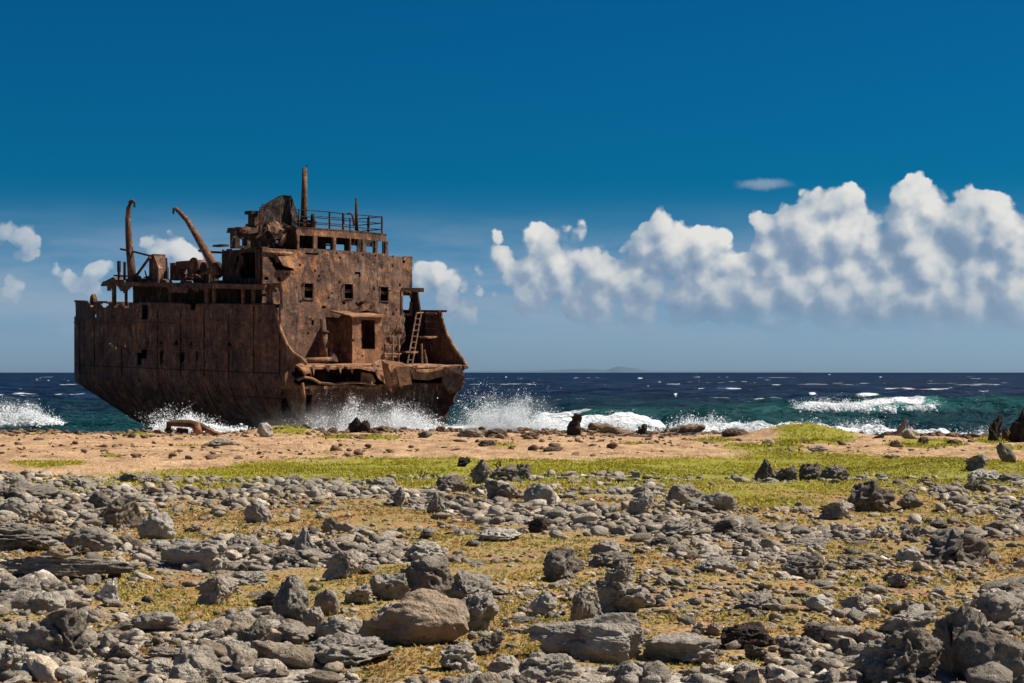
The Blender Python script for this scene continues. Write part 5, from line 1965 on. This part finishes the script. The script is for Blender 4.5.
def twig(px, py, hpx, label, seed):
    r = random.Random(seed)
    base = shore_pt(px, py)
    d = base[1]
    H = hpx * d / FPX
    mb = MB()

    def grow(p, dr, ln, rad, lv):
        q = p + dr * ln
        mid = (p + q) / 2 + np.array([r.uniform(-1, 1), r.uniform(-1, 1), 0]) * ln * .12
        mb.tube([p, mid, q], [rad, rad * .8, rad * .55], 4)
        if lv:
            for _ in range(3):
                nd = dr + np.array([r.uniform(-.9, .9), r.uniform(-.9, .9), r.uniform(-.2, .5)])
                grow(mid * .3 + q * .7, nd / np.linalg.norm(nd), ln * .62, rad * .55, lv - 1)
    for _ in range(4):
        dr = np.array([r.uniform(-.6, .6), r.uniform(-.6, .6), 1.0])
        grow(np.zeros(3), dr / np.linalg.norm(dr), H * .5, H * .045, 2)
    o = mb.build('dry_twig', M['rock_black'])
    o.location = base
    tag(o, label, 'twig', 'dry dark twigs in the grass')


twig(502, 472, 17, 'dry dark twig sticking up from the grass above the centre', 1)
twig(421, 481, 15, 'low tangle of dark twigs at the grass edge left of centre', 2)
twig(436, 482, 12, 'small dark twig right of the low tangle at the grass edge', 3)
twig(604, 473, 10, 'small dark twig at the grass edge right of centre', 4)
twig(1000, 538, 16, 'dry grey twig at the right edge above the dark wedge boulder', 5)


# ------------------------------------------------------------------ creeping plants
def veg_mat():
    m, t, b = new_mat('creeping_succulent')
    at_ = t.n('ShaderNodeAttribute', attribute_name='tone').outputs['Color']
    t.put(b.inputs['Base Color'], at_)
    b.inputs['Roughness'].default_value = .6
    b.inputs['Specular IOR Level'].default_value = .25
    tr = t.n('ShaderNodeBsdfTranslucent')
    t.put(tr.inputs[0], at_)
    mx = t.n('ShaderNodeMixShader')
    mx.inputs[0].default_value = .3
    t.put(mx.inputs[1], b.outputs[0]); t.put(mx.inputs[2], tr.outputs[0])
    out = [n for n in t.t.nodes if n.type == 'OUTPUT_MATERIAL'][0]
    t.put(out.inputs[0], mx.outputs[0])
    return m


VEG = veg_mat()


def tufts(name, X, d, h, wdt, cols, blades, label, cat):
    n = len(X)
    z = gz(X, d)
    an = rng.uniform(0, 6.283, (n, blades))
    ln = h[:, None] * rng.uniform(.6, 1.25, (n, blades))
    tl = rng.uniform(.35, 1.45, (n, blades))
    ro = h[:, None] * rng.uniform(0, .9, (n, blades))
    ra = rng.uniform(0, 6.283, (n, blades))
    bx = X[:, None] + ro * np.cos(ra); by = d[:, None] + ro * np.sin(ra)
    bz = z[:, None] - .01 + 0 * bx
    dx, dy = np.cos(an) * np.sin(tl), np.sin(an) * np.sin(tl)
    tip = np.stack([bx + dx * ln, by + dy * ln, bz + np.cos(tl) * ln], -1)
    ww = wdt[:, None] * rng.uniform(.6, 1.3, (n, blades))
    sx, sy = -np.sin(an) * ww, np.cos(an) * ww
    midp = np.stack([bx + dx * ln * .45, by + dy * ln * .45, bz + np.cos(tl) * ln * .55], -1)
    a = np.stack([bx, by, bz], -1)
    b_ = midp + np.stack([sx, sy, 0 * sx], -1)
    c_ = midp - np.stack([sx, sy, 0 * sx], -1)
    V = np.stack([a, b_, tip, c_], 2).reshape(-1, 3)
    q = np.arange(len(V)).reshape(-1, 4)
    me = mesh_np(name, V, q, False)
    me.materials.append(VEG)
    cc = cols[:, None, None, :] * rng.uniform(.75, 1.25, (n, blades, 1, 1)) * np.ones((1, 1, 4, 1))
    vattr(me, 'tone', np.clip(cc, 0, 1).reshape(-1, 3))
    tag(link(name, me), label, cat, kind='stuff')


def col_mix(t, a, b):
    return np.asarray(a)[None] * (1 - t[:, None]) + np.asarray(b)[None] * t[:, None]


N = 185000
d = rng.uniform(56, 97, N); d = np.where(rng.random(N) < .62, rng.uniform(26, 56, N), d)
X = rng.uniform(-.41, .41, N) * d
g = grass_cover(X, d) * (d < shore_d(X) - .2)
k = rng.random(N) < g * .9 * np.clip(.68 + .9 * n2(X, d, .6, 3, 95), 0, 1)
X, d = X[k], d[k]
t = np.clip(.5 + .55 * n2(X, d, .3, 3, 96) + rng.normal(0, .18, len(X)), 0, 1)
cols = col_mix(t, (.22, .19, .010), (.45, .385, .032))
py = to_px(X, d)[1]
yel = np.clip(sstep(472, 492, py) * .8 + .25 * n2(X, d, .7, 2, 97), 0, 1)
cols = cols * (1 - yel[:, None]) + np.array([.44, .36, .06])[None] * yel[:, None]
tufts('grass', X, d, (.045 + .05 * rng.random(len(X))) * np.where(d > 60, 1.7, 1), np.where(d > 60, .026, .016), cols, 5, 'bright green creeping plants in a band behind the stones', 'grass')

N = 155000
d = 9.2 * (36 / 9.2) ** rng.random(N)
X = rng.uniform(-.41, .41, N) * (d + 1)
g = gold_cover(X, d)
k = rng.random(N) < g * np.clip(.50 + .9 * n2(X, d, 1.6, 3, 98), 0.04, 1) * np.clip(d / 18, .6, 1)
X, d = X[k], d[k]
t = np.clip(.45 + .7 * n2(X, d, .35, 3, 99) + rng.normal(0, .2, len(X)), 0, 1)
cols = col_mix(t, (.40, .30, .06), (.40, .20, .07))
gr = rng.random(len(X)) < .22 * (1 + n2(X, d, .6, 2, 94))
cols[gr] = (.17, .20, .03)
tufts('succulents', X, d, .016 + .020 * rng.random(len(X)) + .0005 * d, .006 + .0002 * d, cols, 6, 'yellow and rusty orange succulents between the foreground stones', 'succulents')


# ------------------------------------------------------------------ spray
def spray_mat():
    m, t, b = new_mat('sea_spray')
    b.inputs['Base Color'].default_value = (.93, .95, .96, 1)
    b.inputs['Roughness'].default_value = .5
    tr = t.n('ShaderNodeBsdfTranslucent')
    tr.inputs[0].default_value = (.93, .95, .96, 1)
    mx = t.n('ShaderNodeMixShader')
    mx.inputs[0].default_value = .5
    t.put(mx.inputs[1], b.outputs[0]); t.put(mx.inputs[2], tr.outputs[0])
    out = [n for n in t.t.nodes if n.type == 'OUTPUT_MATERIAL'][0]
    t.put(out.inputs[0], mx.outputs[0])
    return m


SPRAY = spray_mat()
OCT_V = np.array([(1,1,1),(-1,-1,1),(-1,1,-1),(1,-1,-1)], float) * .8
OCT_F = np.array([(0,1,3),(0,2,1),(0,3,2),(1,2,3)])


def splash(px0, px1, ytop, ybase, d, n, label, jets=9, peak=None, size=.035, lean=0.0, seed=0, dense=1.0, flat=False):
    """Droplets thrown up along arcs from a breaking sea between px0 and px1."""
    r = np.random.default_rng(seed + 500)
    X0, X1 = (px0 - 512) / FPX * d, (px1 - 512) / FPX * d
    zb = EYE - (ybase - 372) / FPX * d
    H = (ybase - ytop) / FPX * d
    peak = (X0 + X1) / 2 if peak is None else (peak - 512) / FPX * d
    jx = r.uniform(X0, X1, jets)
    jh = H * np.clip(np.exp(-((jx - peak) / ((X1 - X0) * .38)) ** 2) * r.uniform(.55, 1.0, jets), .12, 1)
    if flat:
        jh = H * r.uniform(.45, 1.0, jets)
    jv = r.normal(lean, .45, jets)
    n = int(n * 2.4)
    j = r.integers(0, jets, n)
    s = r.random(n) ** 1.25                       # along the jet, denser low down
    hgt = jh[j] * s * (1 + .10 * r.normal(size=n))
    spread = (X1 - X0) / jets * (.35 + .75 * s)
    x = jx[j] + jv[j] * hgt * .6 + r.normal(size=n) * spread
    y = d + r.normal(size=n) * (.5 + .6 * s)
    z = zb + np.abs(hgt) + r.normal(size=n) * .10
    # clumps: pull droplets towards nearby filament centres
    nz3 = np.stack([fbm(np.stack([x, y, z], -1) * 1.4, 2, seed + q) for q in range(3)], -1)
    x, z = x + .30 * nz3[:, 0], z + .25 * nz3[:, 2]
    kk = fbm(np.stack([x, y, z], -1) * 1.1, 3, seed + 7) > -.25 + .35 * s - .4 * dense * (1 - s)
    x, y, z, s = x[kk], y[kk], z[kk], s[kk]
    rad = .46 * size * np.exp(r.normal(0, .45, len(x))) * (1.2 - .6 * s) * (1 + 1.3 * sstep(.3, 0, s))
    c = np.stack([x, y, z], -1)
    c0 = np.array([(X0 + X1) / 2, d, zb])
    V = (c[:, None, :] - c0 + OCT_V[None] * rad[:, None, None] * r.uniform(.7, 1.4, (len(x), 1, 3))).reshape(-1, 3)
    F = (OCT_F[None] + (np.arange(len(x)) * 4)[:, None, None]).reshape(-1, 3)
    me = mesh_np('sea_spray', V, F, False)
    me.materials.append(SPRAY)
    o = link('sea_spray', me, loc=c0)
    tag(o, label, 'spray', 'bursts of white spray along the shore', 'stuff')


splash(440, 565, 379, 440, 118, 17000, 'big fan of white spray bursting right of the wreck', 16, 502, .034, .1, 1, 1.2)
splash(470, 560, 402, 440, 118, 7000, 'dense white foam burst at the foot of the big spray fan', 14, 525, .05, .15, 2, 1.6)
splash(300, 456, 384, 440, 97.6, 15000, 'veil of white spray thrown up in front of the broken end of the wreck', 18, 372, .026, 0, 3, .8)
splash(330, 452, 406, 441, 97.8, 11000, 'low white surf breaking at the foot of the broken end of the wreck', 14, 395, .045, .1, 4, 1.6)
splash(160, 238, 400, 432, 97.6, 3600, 'small white splash against the hull behind the rusty scrap frame', 9, 183, .030, -.2, 5, 1.2)
splash(164, 212, 414, 432, 97.6, 3500, 'white foam heap at the foot of the small splash by the hull', 10, 183, .045, 0, 6, 1.8)
splash(-30, 56, 387, 424, 132, 6000, 'white spray of a wave breaking at the left edge', 12, 8, .045, .1, 7, 1.5)
splash(585, 645, 413, 440, 118, 5000, 'white spray behind the slanting driftwood log', 9, 600, .038, .1, 8, 1.3, True)
splash(685, 750, 410, 441, 117, 9000, 'white surf peak bursting behind the wood heap', 12, 707, .05, .05, 9, 1.8)
splash(560, 700, 419, 442, 117, 12000, 'low white surf behind the driftwood, left of the peak behind the wood heap', 30, 690, .05, .1, 10, 1.6, True)
splash(740, 880, 420, 444, 112, 13000, 'low line of white surf behind the green mound', 34, 790, .045, 0, 11, 1.7, True)
splash(865, 990, 427, 446, 101, 9000, 'low white surf behind the leaning stick and pale tan boulder', 20, 945, .038, 0, 12, 1.7, True)
splash(795, 930, 398, 409, 160, 3000, 'white crest spray on the far breaker', 24, 850, .05, .1, 13, 1.7, True)


# ------------------------------------------------------------------ fine mist hanging in the bursts
def mist(px0, px1, ytop, ybase, d, dens, label, seed, depth=2.0):
    X0, X1 = (px0 - 512) / FPX * d, (px1 - 512) / FPX * d
    zb = EYE - (ybase - 372) / FPX * d
    H = (ybase - ytop) / FPX * d
    V, F = ICO[4]
    V = V * (1 + .10 * fbm(V * 1.5 + seed, 2, seed))[:, None]
    me = mesh_np('spray_mist', V, F, True)
    m = bpy.data.materials.new('mist_of_spray')
    m.use_nodes = True
    t = NT(m.node_tree)
    out = t.n('ShaderNodeOutputMaterial')
    pv = t.n('ShaderNodeVolumePrincipled')
    co = t.n('ShaderNodeTexCoord').outputs['Object']
    sp = t.n('ShaderNodeSeparateXYZ')
    t.put(sp.inputs[0], co)
    r2 = t.v('LENGTH', co)
    fall = t.rng(r2, 1.0, .25)
    low = t.rng(sp.outputs[2], 1.0, -.5, .10, 1.0)
    nz_ = t.rng(t.noise(t.mapping(co, (3.2, 2.0, 1.6), (seed, 0, 0)), 1.0, 4, .65), .40, .66)
    t.put(pv.inputs['Density'], t.m('MULTIPLY', t.m('MULTIPLY', t.m('MULTIPLY', fall, low), nz_), dens))
    pv.inputs['Color'].default_value = (.95, .97, .98, 1)
    pv.inputs['Anisotropy'].default_value = .2
    t.put(out.inputs['Volume'], pv.outputs[0])
    me.materials.append(m)
    o = link('spray_mist', me, loc=((X0 + X1) / 2, d, zb + H * .32))
    o.scale = ((X1 - X0) / 2, depth, H * .70)
    tag(o, label, 'mist', 'mist hanging in the surf', 'stuff')


scene.cycles.volume_bounces = 1
scene.cycles.volume_step_rate = 2.0
scene.cycles.volume_max_steps = 96
mist(225, 462, 392, 440, 97.8, .55, 'thin veil of mist along the foot of the broken end of the wreck', 1, 1.2)
mist(330, 450, 402, 442, 97.6, 1.5, 'denser mist inside the spray at the broken end of the wreck', 2, 1.0)
mist(448, 580, 386, 446, 118, 1.15, 'mist inside the big spray fan right of the wreck', 3, 2.2)
mist(160, 225, 408, 438, 97.6, .9, 'mist inside the small splash by the hull', 4, .8)
mist(-30, 56, 390, 434, 132, .8, 'mist inside the spray at the left edge', 5, 2.2)
mist(685, 750, 412, 442, 118, .9, 'mist inside the surf peak behind the wood heap', 6, 1.6)
